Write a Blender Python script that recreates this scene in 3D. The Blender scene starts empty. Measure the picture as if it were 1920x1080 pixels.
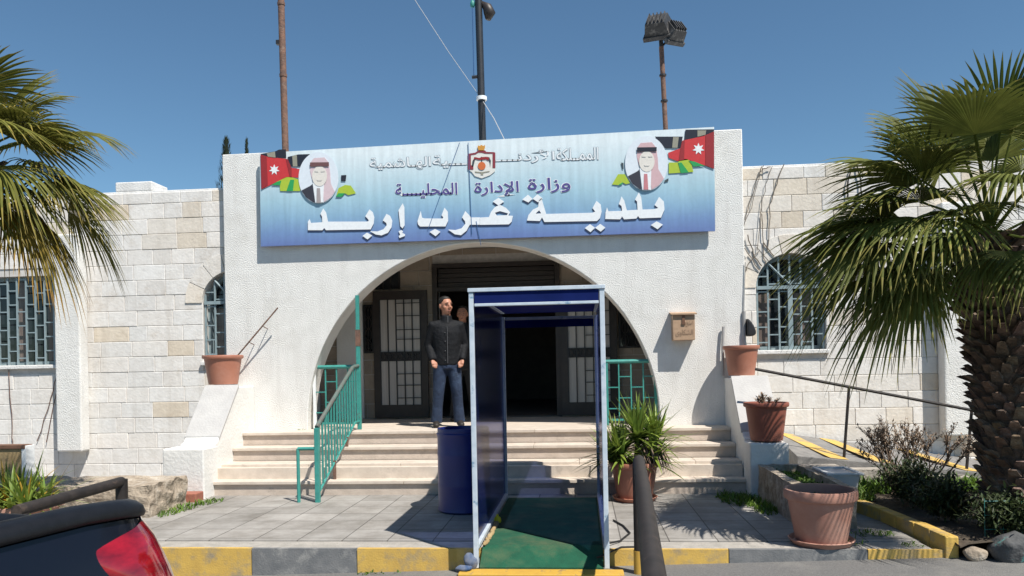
import bpy, bmesh, math, random
import numpy as np
from mathutils import Vector, Matrix, noise
from mathutils.geometry import tessellate_polygon
R = math.radians
S = bpy.context.scene
COL = S.collection
rnd = random.Random(7)

# ------------------------------------------------------------------ camera, sky, sun
FPX, CX, CY, HC = 1440.0, 960.0, 683.0, 1.5
PSI, ROLL = R(5.1), R(1.1)
_f = Vector((-math.sin(PSI), math.cos(PSI), 0))
_r0 = Vector((math.cos(PSI), math.sin(PSI), 0)); _u0 = Vector((0, 0, 1))
_r = _r0*math.cos(ROLL) - _u0*math.sin(ROLL); _u = _u0*math.cos(ROLL) + _r0*math.sin(ROLL)
cam = bpy.data.cameras.new('camera'); camo = bpy.data.objects.new('camera', cam); COL.objects.link(camo)
camo.matrix_world = Matrix(((_r.x, _u.x, -_f.x, 0), (_r.y, _u.y, -_f.y, 0), (_r.z, _u.z, -_f.z, HC), (0, 0, 0, 1)))
cam.sensor_width = 36; cam.lens = FPX/1920*36; cam.shift_y = (CY-540)/1920; cam.clip_start = .02; cam.clip_end = 2000
S.camera = camo
SUN_A, SUN_B = 1.0, 2.2                       # shadows run 1 to the left and 2.2 down for each metre into the scene
EL = math.atan(SUN_B/math.hypot(SUN_A, 1)); AZ = math.atan2(SUN_A, -1)
W = bpy.data.worlds.new('World'); S.world = W; W.use_nodes = True
nt = W.node_tree; bg = nt.nodes['Background']
sky = nt.nodes.new('ShaderNodeTexSky'); sky.sky_type = 'NISHITA'; sky.sun_disc = False
sky.sun_elevation = EL; sky.sun_rotation = AZ; sky.air_density = 1.0; sky.dust_density = 0.0; sky.ozone_density = 2.6; sky.altitude = 500
tnt = nt.nodes.new('ShaderNodeMix'); tnt.data_type = 'RGBA'; tnt.blend_type = 'MULTIPLY'; tnt.inputs[0].default_value = 1; tnt.inputs[7].default_value = (.76, .945, .965, 1)
nt.links.new(sky.outputs[0], tnt.inputs[6]); nt.links.new(tnt.outputs[2], bg.inputs[0]); bg.inputs[1].default_value = .085
sl = bpy.data.lights.new('sun', 'SUN'); sl.energy = 5; sl.angle = R(.5); sl.color = (1, .95, .87)
so = bpy.data.objects.new('sun', sl); COL.objects.link(so)
so.rotation_euler = Vector((-SUN_A, 1, -SUN_B)).to_track_quat('-Z', 'Y').to_euler()
S.view_settings.view_transform = 'Standard'; S.view_settings.look = 'None'; S.view_settings.gamma = 1; S.view_settings.exposure = .43

def aty(px, py, Y):                           # sight line through a photo pixel cut with an upright plane parallel to the facade
    d = _f + _r*((px-CX)/FPX) - _u*((py-CY)/FPX)
    return Vector((0, 0, HC)) + d*(Y/d.y)
def atz(px, py, Z):
    d = _f + _r*((px-CX)/FPX) - _u*((py-CY)/FPX)
    return Vector((0, 0, HC)) + d*((Z-HC)/d.z)

# ------------------------------------------------------------------ materials
def mat(name, c1, c2=None, rough=.7, scale=6, metal=0, bump=0, bscale=40, tone=0, trans=0, spec=.5, detail=5, c3=None, s3=1.5, t3=(.55, .7), coat=0, stretch=None, streak=None):
    m = bpy.data.materials.new(name); m.use_nodes = True; n = m.node_tree.nodes; l = m.node_tree.links
    b = n['Principled BSDF']; b.inputs['Roughness'].default_value = rough; b.inputs['Metallic'].default_value = metal
    b.inputs['Specular IOR Level'].default_value = spec; b.inputs['Coat Weight'].default_value = coat; b.inputs['Coat Roughness'].default_value = .05
    tc = n.new('ShaderNodeTexCoord'); src = tc.outputs['Object']
    if stretch:
        mp = n.new('ShaderNodeMapping'); mp.inputs['Scale'].default_value = stretch; l.new(src, mp.inputs[0]); src = mp.outputs[0]
    c2 = c2 or tuple(v*.82 for v in c1)
    nz = n.new('ShaderNodeTexNoise'); nz.inputs['Scale'].default_value = scale; nz.inputs['Detail'].default_value = detail; nz.inputs['Roughness'].default_value = .62
    l.new(src, nz.inputs['Vector'])
    rp = n.new('ShaderNodeValToRGB'); rp.color_ramp.elements[0].position = .36; rp.color_ramp.elements[1].position = .64
    rp.color_ramp.elements[0].color = (*c2, 1); rp.color_ramp.elements[1].color = (*c1, 1); l.new(nz.outputs['Fac'], rp.inputs[0])
    out = rp.outputs[0]
    if c3:
        n3 = n.new('ShaderNodeTexNoise'); n3.inputs['Scale'].default_value = s3; n3.inputs['Detail'].default_value = 8; n3.inputs['Roughness'].default_value = .7
        l.new(src, n3.inputs['Vector'])
        mr = n.new('ShaderNodeMapRange'); mr.inputs[1].default_value = t3[0]; mr.inputs[2].default_value = t3[1]; l.new(n3.outputs['Fac'], mr.inputs[0])
        mx = n.new('ShaderNodeMix'); mx.data_type = 'RGBA'; l.new(mr.outputs[0], mx.inputs[0]); l.new(out, mx.inputs[6]); mx.inputs[7].default_value = (*c3, 1); out = mx.outputs[2]
    if streak:
        mp4 = n.new('ShaderNodeMapping'); mp4.inputs['Scale'].default_value = (2.6, 2.6, .22); l.new(tc.outputs['Object'], mp4.inputs[0])
        n4 = n.new('ShaderNodeTexNoise'); n4.inputs['Scale'].default_value = 1.6; n4.inputs['Detail'].default_value = 9; n4.inputs['Roughness'].default_value = .7; l.new(mp4.outputs[0], n4.inputs['Vector'])
        m4 = n.new('ShaderNodeMapRange'); m4.inputs[1].default_value = .52; m4.inputs[2].default_value = .80; l.new(n4.outputs['Fac'], m4.inputs[0])
        x4 = n.new('ShaderNodeMix'); x4.data_type = 'RGBA'; l.new(m4.outputs[0], x4.inputs[0]); l.new(out, x4.inputs[6]); x4.inputs[7].default_value = (*streak, 1); out = x4.outputs[2]
    if tone:
        at = n.new('ShaderNodeAttribute'); at.attribute_name = 'tone'
        mx = n.new('ShaderNodeMix'); mx.data_type = 'RGBA'; mx.blend_type = 'MULTIPLY'; mx.inputs[0].default_value = tone
        l.new(out, mx.inputs[6]); l.new(at.outputs['Color'], mx.inputs[7]); out = mx.outputs[2]
    l.new(out, b.inputs['Base Color'])
    if bump:
        n2 = n.new('ShaderNodeTexNoise'); n2.inputs['Scale'].default_value = bscale; n2.inputs['Detail'].default_value = 3; l.new(src, n2.inputs['Vector'])
        bp = n.new('ShaderNodeBump'); bp.inputs['Strength'].default_value = bump; bp.inputs['Distance'].default_value = .02
        l.new(n2.outputs['Fac'], bp.inputs['Height']); l.new(bp.outputs[0], b.inputs['Normal'])
    if trans:
        t = n.new('ShaderNodeBsdfTranslucent'); l.new(out, t.inputs['Color']); ms = n.new('ShaderNodeMixShader'); ms.inputs[0].default_value = trans
        l.new(b.outputs[0], ms.inputs[1]); l.new(t.outputs[0], ms.inputs[2]); l.new(ms.outputs[0], n['Material Output'].inputs[0])
    return m
def flat(name, c, rough=.55, spec=.3): return mat(name, c, tuple(v*.93 for v in c), rough=rough, scale=30, spec=spec)

M = {}
M['plaster'] = mat('white_plaster', (.76, .75, .72), (.70, .69, .66), rough=.9, scale=5, bump=.5, bscale=70, c3=(.60, .58, .54), s3=1.3, t3=(.55, .76), spec=.2, streak=(.60, .58, .55))
M['plaster_smooth'] = mat('painted_plaster', (.76, .75, .72), (.68, .67, .64), rough=.8, scale=2.5, bump=.3, bscale=30, c3=(.50, .48, .45), s3=2.2, t3=(.6, .8), spec=.2)
M['stone'] = mat('ashlar_stone', (.76, .745, .72), (.68, .66, .63), rough=.85, scale=9, bump=.22, bscale=30, tone=1, c3=(.52, .46, .39), s3=3.4, t3=(.58, .82), spec=.2, streak=(.56, .53, .49))
M['mortar'] = mat('mortar', (.60, .57, .54), (.48, .46, .43), rough=.95, scale=12)
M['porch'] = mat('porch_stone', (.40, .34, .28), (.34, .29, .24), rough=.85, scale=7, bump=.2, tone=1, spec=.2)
M['step'] = mat('step_marble', (.62, .54, .46), (.52, .45, .38), rough=.6, scale=6, bump=.12, bscale=40, c3=(.30, .26, .22), s3=4, t3=(.6, .82), spec=.3)
M['riser'] = mat('riser_marble', (.55, .47, .40), (.46, .39, .33), rough=.7, scale=7, bump=.15, bscale=40, c3=(.26, .22, .19), s3=3.2, t3=(.58, .8), spec=.3)
M['coping'] = mat('coping_plaster', (.72, .71, .69), (.62, .61, .59), rough=.85, scale=6, bump=.4, bscale=40)
M['capping'] = mat('wall_capping', (.47, .46, .445), (.42, .41, .40), rough=.85, scale=6, bump=.2, bscale=40)
M['road'] = mat('asphalt', (.17, .165, .16), (.12, .118, .115), rough=.9, scale=60, bump=.5, bscale=140, c3=(.24, .23, .21), s3=1.3, t3=(.5, .75))
M['dirt'] = mat('dirt', (.20, .16, .12), (.13, .10, .08), rough=1, scale=8, bump=.6, bscale=20)
M['soil'] = mat('soil', (.085, .065, .045), (.045, .035, .025), rough=1, scale=14, bump=.8, bscale=40)
M['ramp'] = mat('ramp_concrete', (.22, .21, .20), (.16, .155, .15), rough=.9, scale=10, bump=.3, bscale=60)
M['concrete'] = mat('concrete', (.40, .36, .31), (.28, .25, .22), rough=.95, scale=9, bump=.6, bscale=30)
M['yellow'] = mat('yellow_paint', (.62, .40, .09), (.52, .33, .08), rough=.75, scale=7, bump=.16, bscale=70, c3=(.27, .23, .17), s3=5, t3=(.48, .68))
M['grey_kerb'] = mat('grey_kerb_paint', (.19, .19, .19), (.13, .135, .14), rough=.85, scale=9, bump=.2, bscale=70, c3=(.34, .33, .31), s3=6, t3=(.52, .7))
M['kerb_top'] = mat('kerb_concrete', (.40, .37, .33), (.30, .28, .25), rough=.9, scale=8, bump=.4, bscale=50)
M['rough_stone'] = mat('rough_cut_stone', (.42, .35, .27), (.25, .20, .15), rough=.95, scale=11, bump=1.0, bscale=22, c3=(.50, .45, .38), s3=5, t3=(.5, .7))
M['board'] = mat('weathered_board', (.42, .31, .16), (.30, .21, .10), rough=.85, scale=5, bump=.3, c3=(.16, .12, .07), s3=4, t3=(.55, .75))
M['terra'] = mat('terracotta_plastic', (.40, .165, .105), (.35, .14, .09), rough=.5, scale=5, c3=(.44, .22, .16), s3=3, t3=(.5, .8))
M['terra_dark'] = mat('brown_terracotta', (.27, .085, .055), (.23, .07, .045), rough=.55, scale=5, c3=(.30, .12, .085), s3=3, t3=(.5, .8))
M['terra_dusty'] = mat('dusty_terracotta', (.40, .205, .15), (.34, .16, .115), rough=.7, scale=4, c3=(.45, .27, .21), s3=3, t3=(.45, .75))
M['green'] = mat('green_paint', (.050, .29, .25), (.038, .23, .20), rough=.5, scale=14, c3=(.13, .09, .07), s3=5, t3=(.62, .70))
M['rust'] = mat('rusty_steel', (.20, .105, .07), (.11, .065, .05), rough=.75, scale=16, bump=.3, c3=(.30, .22, .18), s3=7, t3=(.55, .75))
M['dark_pipe'] = mat('dark_worn_pipe', (.038, .031, .028), (.022, .019, .018), spec=.3, rough=.55, scale=9, c3=(.12, .085, .065), s3=6, t3=(.58, .75))
M['black_metal'] = mat('black_metal', (.022, .022, .025), (.014, .014, .016), rough=.5, scale=10)
M['pole_dark'] = mat('dark_pole_paint', (.025, .028, .034), (.016, .018, .022), rough=.45, scale=10)
M['grille'] = mat('blue_grey_grille', (.27, .34, .36), (.21, .28, .30), rough=.5, scale=12)
M['glass'] = mat('dark_window_glass', (.018, .022, .026), (.012, .014, .018), rough=.08, scale=2, spec=.6)
M['curtain'] = mat('curtain_behind_glass', (.20, .16, .14), (.13, .10, .09), rough=.25, scale=6, stretch=(8, 1, .4), spec=.6)
M['door_frame'] = mat('dark_brown_door_metal', (.035, .026, .022), (.024, .018, .016), rough=.5, scale=8)
M['door_glass'] = mat('frosted_door_glass', (.50, .46, .42), (.44, .40, .37), rough=.35, scale=3, stretch=(14, 1, .5))
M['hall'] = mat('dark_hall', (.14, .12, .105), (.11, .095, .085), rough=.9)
M['worn_rail'] = mat('worn_green_rail', (.10, .16, .14), (.13, .11, .10), rough=.6, scale=9)
M['alu'] = mat('aluminium_frame', (.56, .62, .68), (.44, .51, .58), rough=.45, scale=10, c3=(.16, .28, .40), s3=9, t3=(.58, .66))
M['blue_sheet'] = mat('dark_blue_sheet', (.016, .034, .20), (.011, .025, .15), rough=.8, scale=3, trans=.5, spec=.1)
M['barrel'] = mat('blue_barrel_plastic', (.010, .022, .17), (.008, .017, .14), rough=.38, scale=3)
M['carpet'] = mat('green_carpet', (.006, .088, .045), (.005, .066, .034), rough=.95, scale=9, bump=.4, bscale=150, c3=(.065, .105, .052), s3=2.5, t3=(.48, .68))
M['yellow_steel'] = mat('chipped_yellow_steel', (.58, .35, .05), (.50, .29, .05), rough=.6, scale=9, c3=(.20, .14, .10), s3=9, t3=(.56, .68))
M['wood'] = mat('plywood', (.46, .31, .20), (.38, .25, .16), rough=.7, scale=9, c3=(.30, .20, .13), s3=8, t3=(.52, .72), stretch=(1, 1, 1.6))
M['wood_dark'] = mat('dark_wood', (.20, .10, .06), (.14, .07, .04), rough=.6)
M['trunk'] = mat('palm_trunk_fibre', (.15, .105, .078), (.075, .054, .042), rough=1, scale=18, bump=.8, bscale=40, tone=1, c3=(.19, .165, .14), s3=7, t3=(.5, .68))
M['leaf'] = mat('palm_leaf', (.115, .138, .036), (.070, .092, .023), rough=.62, scale=5, tone=1, trans=.27, spec=.22)
M['petiole'] = mat('palm_petiole', (.20, .17, .06), (.15, .12, .045), rough=.6, tone=1)
M['yucca'] = mat('strap_leaf', (.20, .29, .055), (.12, .20, .038), rough=.45, scale=8, tone=1, trans=.25)
M['bush'] = mat('shrub_leaf', (.05, .075, .026), (.032, .052, .018), rough=.6, scale=8, tone=1, trans=.2)
M['dry'] = mat('dry_twig', (.25, .20, .16), (.16, .125, .10), rough=.9, tone=1)
M['grass'] = mat('grass_blade', (.12, .23, .028), (.075, .155, .022), rough=.6, scale=3, tone=1, trans=.3)
M['cypress'] = mat('cypress_leaf', (.022, .035, .016), (.014, .024, .012), rough=.8, tone=1)
M['car_black'] = mat('blue_black_car_paint', (.0045, .006, .013), (.004, .005, .011), rough=.25, scale=2, coat=.25, spec=.3)
M['car_trim'] = mat('black_trim_plastic', (.009, .0095, .012), (.006, .0065, .008), rough=.45, spec=.35, scale=40, bump=.05, bscale=200)
M['tail_red'] = mat('red_tail_lamp', (.30, .006, .014), (.13, .002, .006), rough=.12, scale=5, coat=1.0, stretch=(2, 2, 6))
M['silver'] = mat('silver_bumper', (.45, .46, .47), (.38, .39, .40), rough=.3, metal=.6)
M['tyre'] = mat('tyre_rubber', (.02, .02, .02), (.015, .015, .015), rough=.9)
M['skin'] = mat('skin', (.46, .215, .135), (.39, .17, .105), rough=.55, scale=12)
M['hair'] = mat('black_hair', (.012, .010, .009), (.008, .007, .006), rough=.6, scale=60)
M['jacket'] = mat('charcoal_jacket', (.0085, .0095, .012), (.005, .0055, .007), spec=.25, rough=.75, scale=14, bump=.5, bscale=22)
M['jeans'] = mat('blue_denim', (.014, .030, .068), (.007, .016, .040), rough=.85, scale=10, bump=.7, bscale=18, c3=(.065, .105, .17), s3=4, t3=(.55, .8))
M['shoe'] = flat('dark_shoe', (.03, .025, .022)); M['eye'] = flat('dark_eye', (.02, .015, .012)); M['zip'] = flat('grey_zip', (.10, .10, .105))
M['lip'] = flat('lip', (.30, .11, .085)); M['dark_cloth'] = mat('black_clothes', (.014, .014, .016), (.01, .01, .012), rough=.85)
M['lamp_body'] = mat('floodlight_body', (.05, .05, .052), (.03, .03, .032), rough=.6, scale=14, c3=(.20, .19, .18), s3=9, t3=(.55, .7))
M['lamp_glass'] = mat('dusty_lamp_glass', (.40, .39, .37), (.30, .29, .28), rough=.2)
M['white'] = flat('white_paint', (.80, .82, .82)); M['cable'] = flat('black_cable', (.02, .02, .02)); M['vine'] = mat('dry_vine', (.20, .165, .13), (.13, .11, .09), rough=.9)
M['rope_w'] = flat('pale_rope', (.42, .43, .44)); M['rope_b'] = flat('blue_rope', (.04, .12, .28))
M['teal_stone'] = mat('painted_rock', (.10, .10, .10), (.055, .057, .06), rough=.85, scale=9, bump=.8, bscale=20, c3=(.09, .30, .28), s3=7, t3=(.54, .64))
M['basin'] = mat('pale_grey_plastic', (.60, .62, .64), (.52, .54, .56), rough=.5); M['brick'] = mat('red_brick', (.36, .14, .09), (.28, .10, .07), rough=.9, scale=20)
M['silver_pipe'] = mat('galvanised_pipe', (.42, .41, .40), (.34, .33, .32), rough=.5, metal=.3)

def tinted(name, c, alpha):
    m = bpy.data.materials.new(name); m.use_nodes = True; n = m.node_tree.nodes; l = m.node_tree.links; b = n['Principled BSDF']
    tc = n.new('ShaderNodeTexCoord'); nz = n.new('ShaderNodeTexNoise'); nz.inputs['Scale'].default_value = 2.5; l.new(tc.outputs['Object'], nz.inputs[0])
    rp = n.new('ShaderNodeValToRGB'); rp.color_ramp.elements[0].color = (*[v*.7 for v in c], 1); rp.color_ramp.elements[1].color = (*[v*1.5 for v in c], 1)
    l.new(nz.outputs[0], rp.inputs[0]); l.new(rp.outputs[0], b.inputs['Base Color']); b.inputs['Roughness'].default_value = .18; b.inputs['Specular IOR Level'].default_value = .4
    t = n.new('ShaderNodeBsdfTransparent'); t.inputs[0].default_value = (.40, .46, .75, 1); ms = n.new('ShaderNodeMixShader'); ms.inputs[0].default_value = alpha
    l.new(b.outputs[0], ms.inputs[2]); l.new(t.outputs[0], ms.inputs[1]); l.new(ms.outputs[0], n['Material Output'].inputs[0]); return m
M['tint'] = tinted('tinted_blue_plastic', (.014, .024, .11), .48)

def pavement_mat():
    m = bpy.data.materials.new('pavement_tiles'); m.use_nodes = True; n = m.node_tree.nodes; l = m.node_tree.links; b = n['Principled BSDF']; b.inputs['Roughness'].default_value = .8
    tc = n.new('ShaderNodeTexCoord'); mp = n.new('ShaderNodeMapping'); mp.inputs['Location'].default_value = (.89, .07, 0); l.new(tc.outputs['Object'], mp.inputs[0])
    br = n.new('ShaderNodeTexBrick'); br.offset = 0; br.inputs['Scale'].default_value = 1; br.inputs['Brick Width'].default_value = .4; br.inputs['Row Height'].default_value = .37
    br.inputs['Mortar Size'].default_value = .006; br.inputs['Mortar Smooth'].default_value = .3; br.inputs['Color1'].default_value = (.30, .285, .265, 1); br.inputs['Color2'].default_value = (.40, .38, .355, 1); br.inputs['Mortar'].default_value = (.13, .12, .11, 1)
    l.new(mp.outputs[0], br.inputs[0])
    nz = n.new('ShaderNodeTexNoise'); nz.inputs['Scale'].default_value = 2.3; nz.inputs['Detail'].default_value = 9; nz.inputs['Roughness'].default_value = .72; l.new(tc.outputs['Object'], nz.inputs[0])
    rp = n.new('ShaderNodeValToRGB'); rp.color_ramp.elements[0].position = .3; rp.color_ramp.elements[1].position = .66; rp.color_ramp.elements[0].color = (.52, .50, .47, 1); rp.color_ramp.elements[1].color = (1, 1, 1, 1); l.new(nz.outputs[0], rp.inputs[0])
    mx = n.new('ShaderNodeMix'); mx.data_type = 'RGBA'; mx.blend_type = 'MULTIPLY'; mx.inputs[0].default_value = 1; l.new(br.outputs[0], mx.inputs[6]); l.new(rp.outputs[0], mx.inputs[7]); l.new(mx.outputs[2], b.inputs[0])
    bp = n.new('ShaderNodeBump'); bp.invert = True; bp.inputs['Strength'].default_value = .5; bp.inputs['Distance'].default_value = .01; l.new(br.outputs['Fac'], bp.inputs['Height']); l.new(bp.outputs[0], b.inputs['Normal'])
    return m
M['tiles'] = pavement_mat()
def banner_mat():                             # the printed sheet: white at the head running to blue at the foot, with a faint woven pattern
    m = bpy.data.materials.new('printed_banner'); m.use_nodes = True; n = m.node_tree.nodes; l = m.node_tree.links; b = n['Principled BSDF']; b.inputs['Roughness'].default_value = .45
    tc = n.new('ShaderNodeTexCoord'); sp = n.new('ShaderNodeSeparateXYZ'); l.new(tc.outputs['Object'], sp.inputs[0])
    mr = n.new('ShaderNodeMapRange'); mr.inputs[1].default_value = 0; mr.inputs[2].default_value = 1.3; l.new(sp.outputs[2], mr.inputs[0])
    nz = n.new('ShaderNodeTexNoise'); nz.inputs['Scale'].default_value = 1.2; nz.inputs['Detail'].default_value = 4; l.new(tc.outputs['Object'], nz.inputs[0])
    ad = n.new('ShaderNodeMath'); ad.operation = 'MULTIPLY_ADD'; ad.inputs[1].default_value = .16; l.new(nz.outputs[0], ad.inputs[0]); l.new(mr.outputs[0], ad.inputs[2])
    rp = n.new('ShaderNodeValToRGB'); cr = rp.color_ramp; cr.elements[0].position = .06; cr.elements[0].color = (.13, .19, .42, 1)
    cr.elements[1].position = .98; cr.elements[1].color = (.72, .80, .83, 1)
    for p, c in ((.2, (.17, .28, .50, 1)), (.36, (.25, .42, .58, 1)), (.52, (.36, .55, .65, 1)), (.75, (.54, .68, .74, 1))):
        e = cr.elements.new(p); e.color = c
    l.new(ad.outputs[0], rp.inputs[0])
    vo = n.new('ShaderNodeTexVoronoi'); vo.inputs['Scale'].default_value = 9; vo.feature = 'DISTANCE_TO_EDGE'; l.new(tc.outputs['Object'], vo.inputs[0])
    m2 = n.new('ShaderNodeMapRange'); m2.inputs[1].default_value = 0; m2.inputs[2].default_value = .12; m2.inputs[3].default_value = .975; m2.inputs[4].default_value = 1.01; l.new(vo.outputs[0], m2.inputs[0])
    mx = n.new('ShaderNodeMix'); mx.data_type = 'RGBA'; mx.blend_type = 'MULTIPLY'; mx.inputs[0].default_value = 1; l.new(rp.outputs[0], mx.inputs[6]); l.new(m2.outputs[0], mx.inputs[7]); 
    mp = n.new('ShaderNodeMapping'); mp.inputs['Scale'].default_value = (5, 5, .35); l.new(tc.outputs['Object'], mp.inputs[0])
    n5 = n.new('ShaderNodeTexNoise'); n5.inputs['Scale'].default_value = 3; n5.inputs['Detail'].default_value = 6; l.new(mp.outputs[0], n5.inputs[0])
    m5 = n.new('ShaderNodeMapRange'); m5.inputs[1].default_value = .3; m5.inputs[2].default_value = .7; m5.inputs[3].default_value = .88; m5.inputs[4].default_value = 1.04; l.new(n5.outputs[0], m5.inputs[0])
    m6 = n.new('ShaderNodeMix'); m6.data_type = 'RGBA'; m6.blend_type = 'MULTIPLY'; m6.inputs[0].default_value = 1; l.new(mx.outputs[2], m6.inputs[6]); l.new(m5.outputs[0], m6.inputs[7]); l.new(m6.outputs[2], b.inputs[0])
    return m
M['banner'] = banner_mat()

# ------------------------------------------------------------------ mesh helpers
ORG = {}
class MB:
    def __init__(s): s.v = []; s.f = []; s.mi = []; s.t = []; s.cur = 0; s.tone = (1, 1, 1)
    def face(s, idx): s.f.append(idx); s.mi.append(s.cur); s.t.append(s.tone)
    def add(s, vs, fs):
        o = len(s.v); s.v += [Vector(v) for v in vs]
        for f in fs: s.face([i+o for i in f])
    def box(s, x0, y0, z0, x1, y1, z1):
        s.add([(x0, y0, z0), (x1, y0, z0), (x1, y1, z0), (x0, y1, z0), (x0, y0, z1), (x1, y0, z1), (x1, y1, z1), (x0, y1, z1)],
              [(0, 3, 2, 1), (4, 5, 6, 7), (0, 1, 5, 4), (1, 2, 6, 5), (2, 3, 7, 6), (3, 0, 4, 7)])
    def hexa(s, p): s.add(p, [(0, 3, 2, 1), (4, 5, 6, 7), (0, 1, 5, 4), (1, 2, 6, 5), (2, 3, 7, 6), (3, 0, 4, 7)])
    def prism(s, loops, a, b, axis='y'):      # 2-D outline (with holes) given in (x,z) [axis y], (y,z) [axis x] or (x,y) [axis z], extruded from a to b
        def P(q, d): return (q[0], d, q[1]) if axis == 'y' else ((d, q[0], q[1]) if axis == 'x' else (q[0], q[1], d))
        flatp = [q for lp in loops for q in lp]
        tri = tessellate_polygon([[Vector((q[0], q[1], 0)) for q in lp] for lp in loops])
        n = len(flatp); o = len(s.v)
        s.v += [Vector(P(q, a)) for q in flatp] + [Vector(P(q, b)) for q in flatp]
        for t in tri:
            s.face([t[0]+o, t[1]+o, t[2]+o]); s.face([t[2]+o+n, t[1]+o+n, t[0]+o+n])
        k = 0
        for lp in loops:
            m = len(lp)
            for i in range(m):
                j = (i+1) % m; s.face([o+k+i, o+k+j, o+n+k+j, o+n+k+i])
            k += m
    def tube(s, pts, r, n=10, cap=True, flat=1.0):
        pts = [Vector(p) for p in pts]; rs = r if isinstance(r, (list, tuple)) else [r]*len(pts); o = len(s.v)
        ref = None
        for i, p in enumerate(pts):
            t = (pts[min(i+1, len(pts)-1)] - pts[max(i-1, 0)]).normalized()
            if ref is None: ref = Vector((0, 0, 1)) if abs(t.z) < .9 else Vector((1, 0, 0))
            a = t.cross(ref).normalized(); bb = a.cross(t).normalized(); ref = bb
            rr = rs[i]; rx, ry = rr if isinstance(rr, tuple) else (rr, rr*flat)
            for k in range(n):
                an = 2*math.pi*k/n; s.v.append(p + a*math.cos(an)*rx + bb*math.sin(an)*ry)
        for i in range(len(pts)-1):
            for k in range(n):
                k2 = (k+1) % n; s.face([o+i*n+k, o+i*n+k2, o+(i+1)*n+k2, o+(i+1)*n+k])
        if cap:
            s.face([o+k for k in range(n)][::-1]); s.face([o+(len(pts)-1)*n+k for k in range(n)])
    def lathe(s, prof, c=(0, 0, 0), n=32, cap=False):
        o = len(s.v); c = Vector(c)
        for (r, z) in prof:
            for k in range(n):
                a = 2*math.pi*k/n; s.v.append(c + Vector((r*math.cos(a), r*math.sin(a), z)))
        for i in range(len(prof)-1):
            for k in range(n):
                k2 = (k+1) % n; s.face([o+i*n+k, o+i*n+k2, o+(i+1)*n+k2, o+(i+1)*n+k])
        if cap: s.face([o+k for k in range(n)][::-1]); s.face([o+(len(prof)-1)*n+k for k in range(n)])
    def ball(s, c, r, n=12, m=8):
        rx, ry, rz = r if isinstance(r, tuple) else (r, r, r); o = len(s.v); c = Vector(c)
        for i in range(m+1):
            th = math.pi*i/m
            for k in range(n):
                a = 2*math.pi*k/n; s.v.append(c + Vector((rx*math.sin(th)*math.cos(a), ry*math.sin(th)*math.sin(a), rz*math.cos(th))))
        for i in range(m):
            for k in range(n):
                k2 = (k+1) % n; s.face([o+i*n+k, o+(i+1)*n+k, o+(i+1)*n+k2, o+i*n+k2])
    def mesh(s, name, mats, off=Vector((0, 0, 0)), smooth=False, weld=True):
        me = bpy.data.meshes.new(name); me.from_pydata([v-off for v in s.v], [], s.f)
        for m in (mats if isinstance(mats, (list, tuple)) else [mats]): me.materials.append(m)
        me.polygons.foreach_set('material_index', s.mi)
        ca = me.color_attributes.new('tone', 'FLOAT_COLOR', 'CORNER')
        arr = np.empty((len(me.loops), 4), dtype=np.float32); k = 0
        for f, t in zip(s.f, s.t):
            arr[k:k+len(f), :3] = t; arr[k:k+len(f), 3] = 1; k += len(f)
        ca.data.foreach_set('color', arr.ravel())
        if weld:
            bm = bmesh.new(); bm.from_mesh(me); bmesh.ops.remove_doubles(bm, verts=bm.verts, dist=1e-5); bmesh.ops.recalc_face_normals(bm, faces=bm.faces); bm.to_mesh(me); bm.free()
        if smooth: me.polygons.foreach_set('use_smooth', [True]*len(me.polygons))
        me.update(); return me
    def build(s, name, mats, parent=None, base=None, smooth=False, bevel=0, weld=True, autosmooth=None):
        off = ORG[parent] if parent is not None else Vector(base if base is not None else (0, 0, 0))
        me = s.mesh(name, mats, off, smooth or autosmooth is not None, weld)
        if autosmooth is not None: me.set_sharp_from_angle(angle=R(autosmooth))
        o = bpy.data.objects.new(name, me); COL.objects.link(o); ORG[o] = off.copy()
        if parent is not None: o.parent = parent
        else: o.location = off
        if bevel:
            b = o.modifiers.new('bevel', 'BEVEL'); b.width = bevel; b.segments = 2; b.limit_method = 'ANGLE'; b.angle_limit = R(40)
        return o
def tag(o, label=None, cat=None, group=None, kind=None):
    if label: o['label'] = label
    if cat: o['category'] = cat
    if group: o['group'] = group
    if kind: o['kind'] = kind
    return o
def thing(name, base, label, cat, group=None):
    o = bpy.data.objects.new(name, None); COL.objects.link(o); o.location = base; o.empty_display_size = .2
    ORG[o] = Vector(base); return tag(o, label, cat, group)
def copy_tree(o, parent=None):
    c = o.copy(); COL.objects.link(c); ORG[c] = ORG[o].copy()
    if parent: c.parent = parent
    for ch in list(o.children): copy_tree(ch, c)
    return c
def arc(cx, cz, r, a0, a1, n): return [(cx+r*math.cos(a0+(a1-a0)*i/n), cz+r*math.sin(a0+(a1-a0)*i/n)) for i in range(n+1)]
def arch_hole(cx, z0, zs, r, n=20): return [(cx-r, z0), (cx+r, z0)] + arc(cx, zs, r, 0, math.pi, n)
def remesh(mb, name, mats, parent, voxel, smooth_it=4, base=None):
    o = mb.build(name, mats, parent, base=base, weld=False)
    r = o.modifiers.new('r', 'REMESH'); r.mode = 'VOXEL'; r.voxel_size = voxel
    if smooth_it: m = o.modifiers.new('s', 'SMOOTH'); m.iterations = smooth_it; m.factor = .5
    dg = bpy.context.evaluated_depsgraph_get(); me = bpy.data.meshes.new_from_object(o.evaluated_get(dg))
    o.modifiers.clear(); o.data = me; me.polygons.foreach_set('use_smooth', [True]*len(me.polygons)); me.update(); return o

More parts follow.
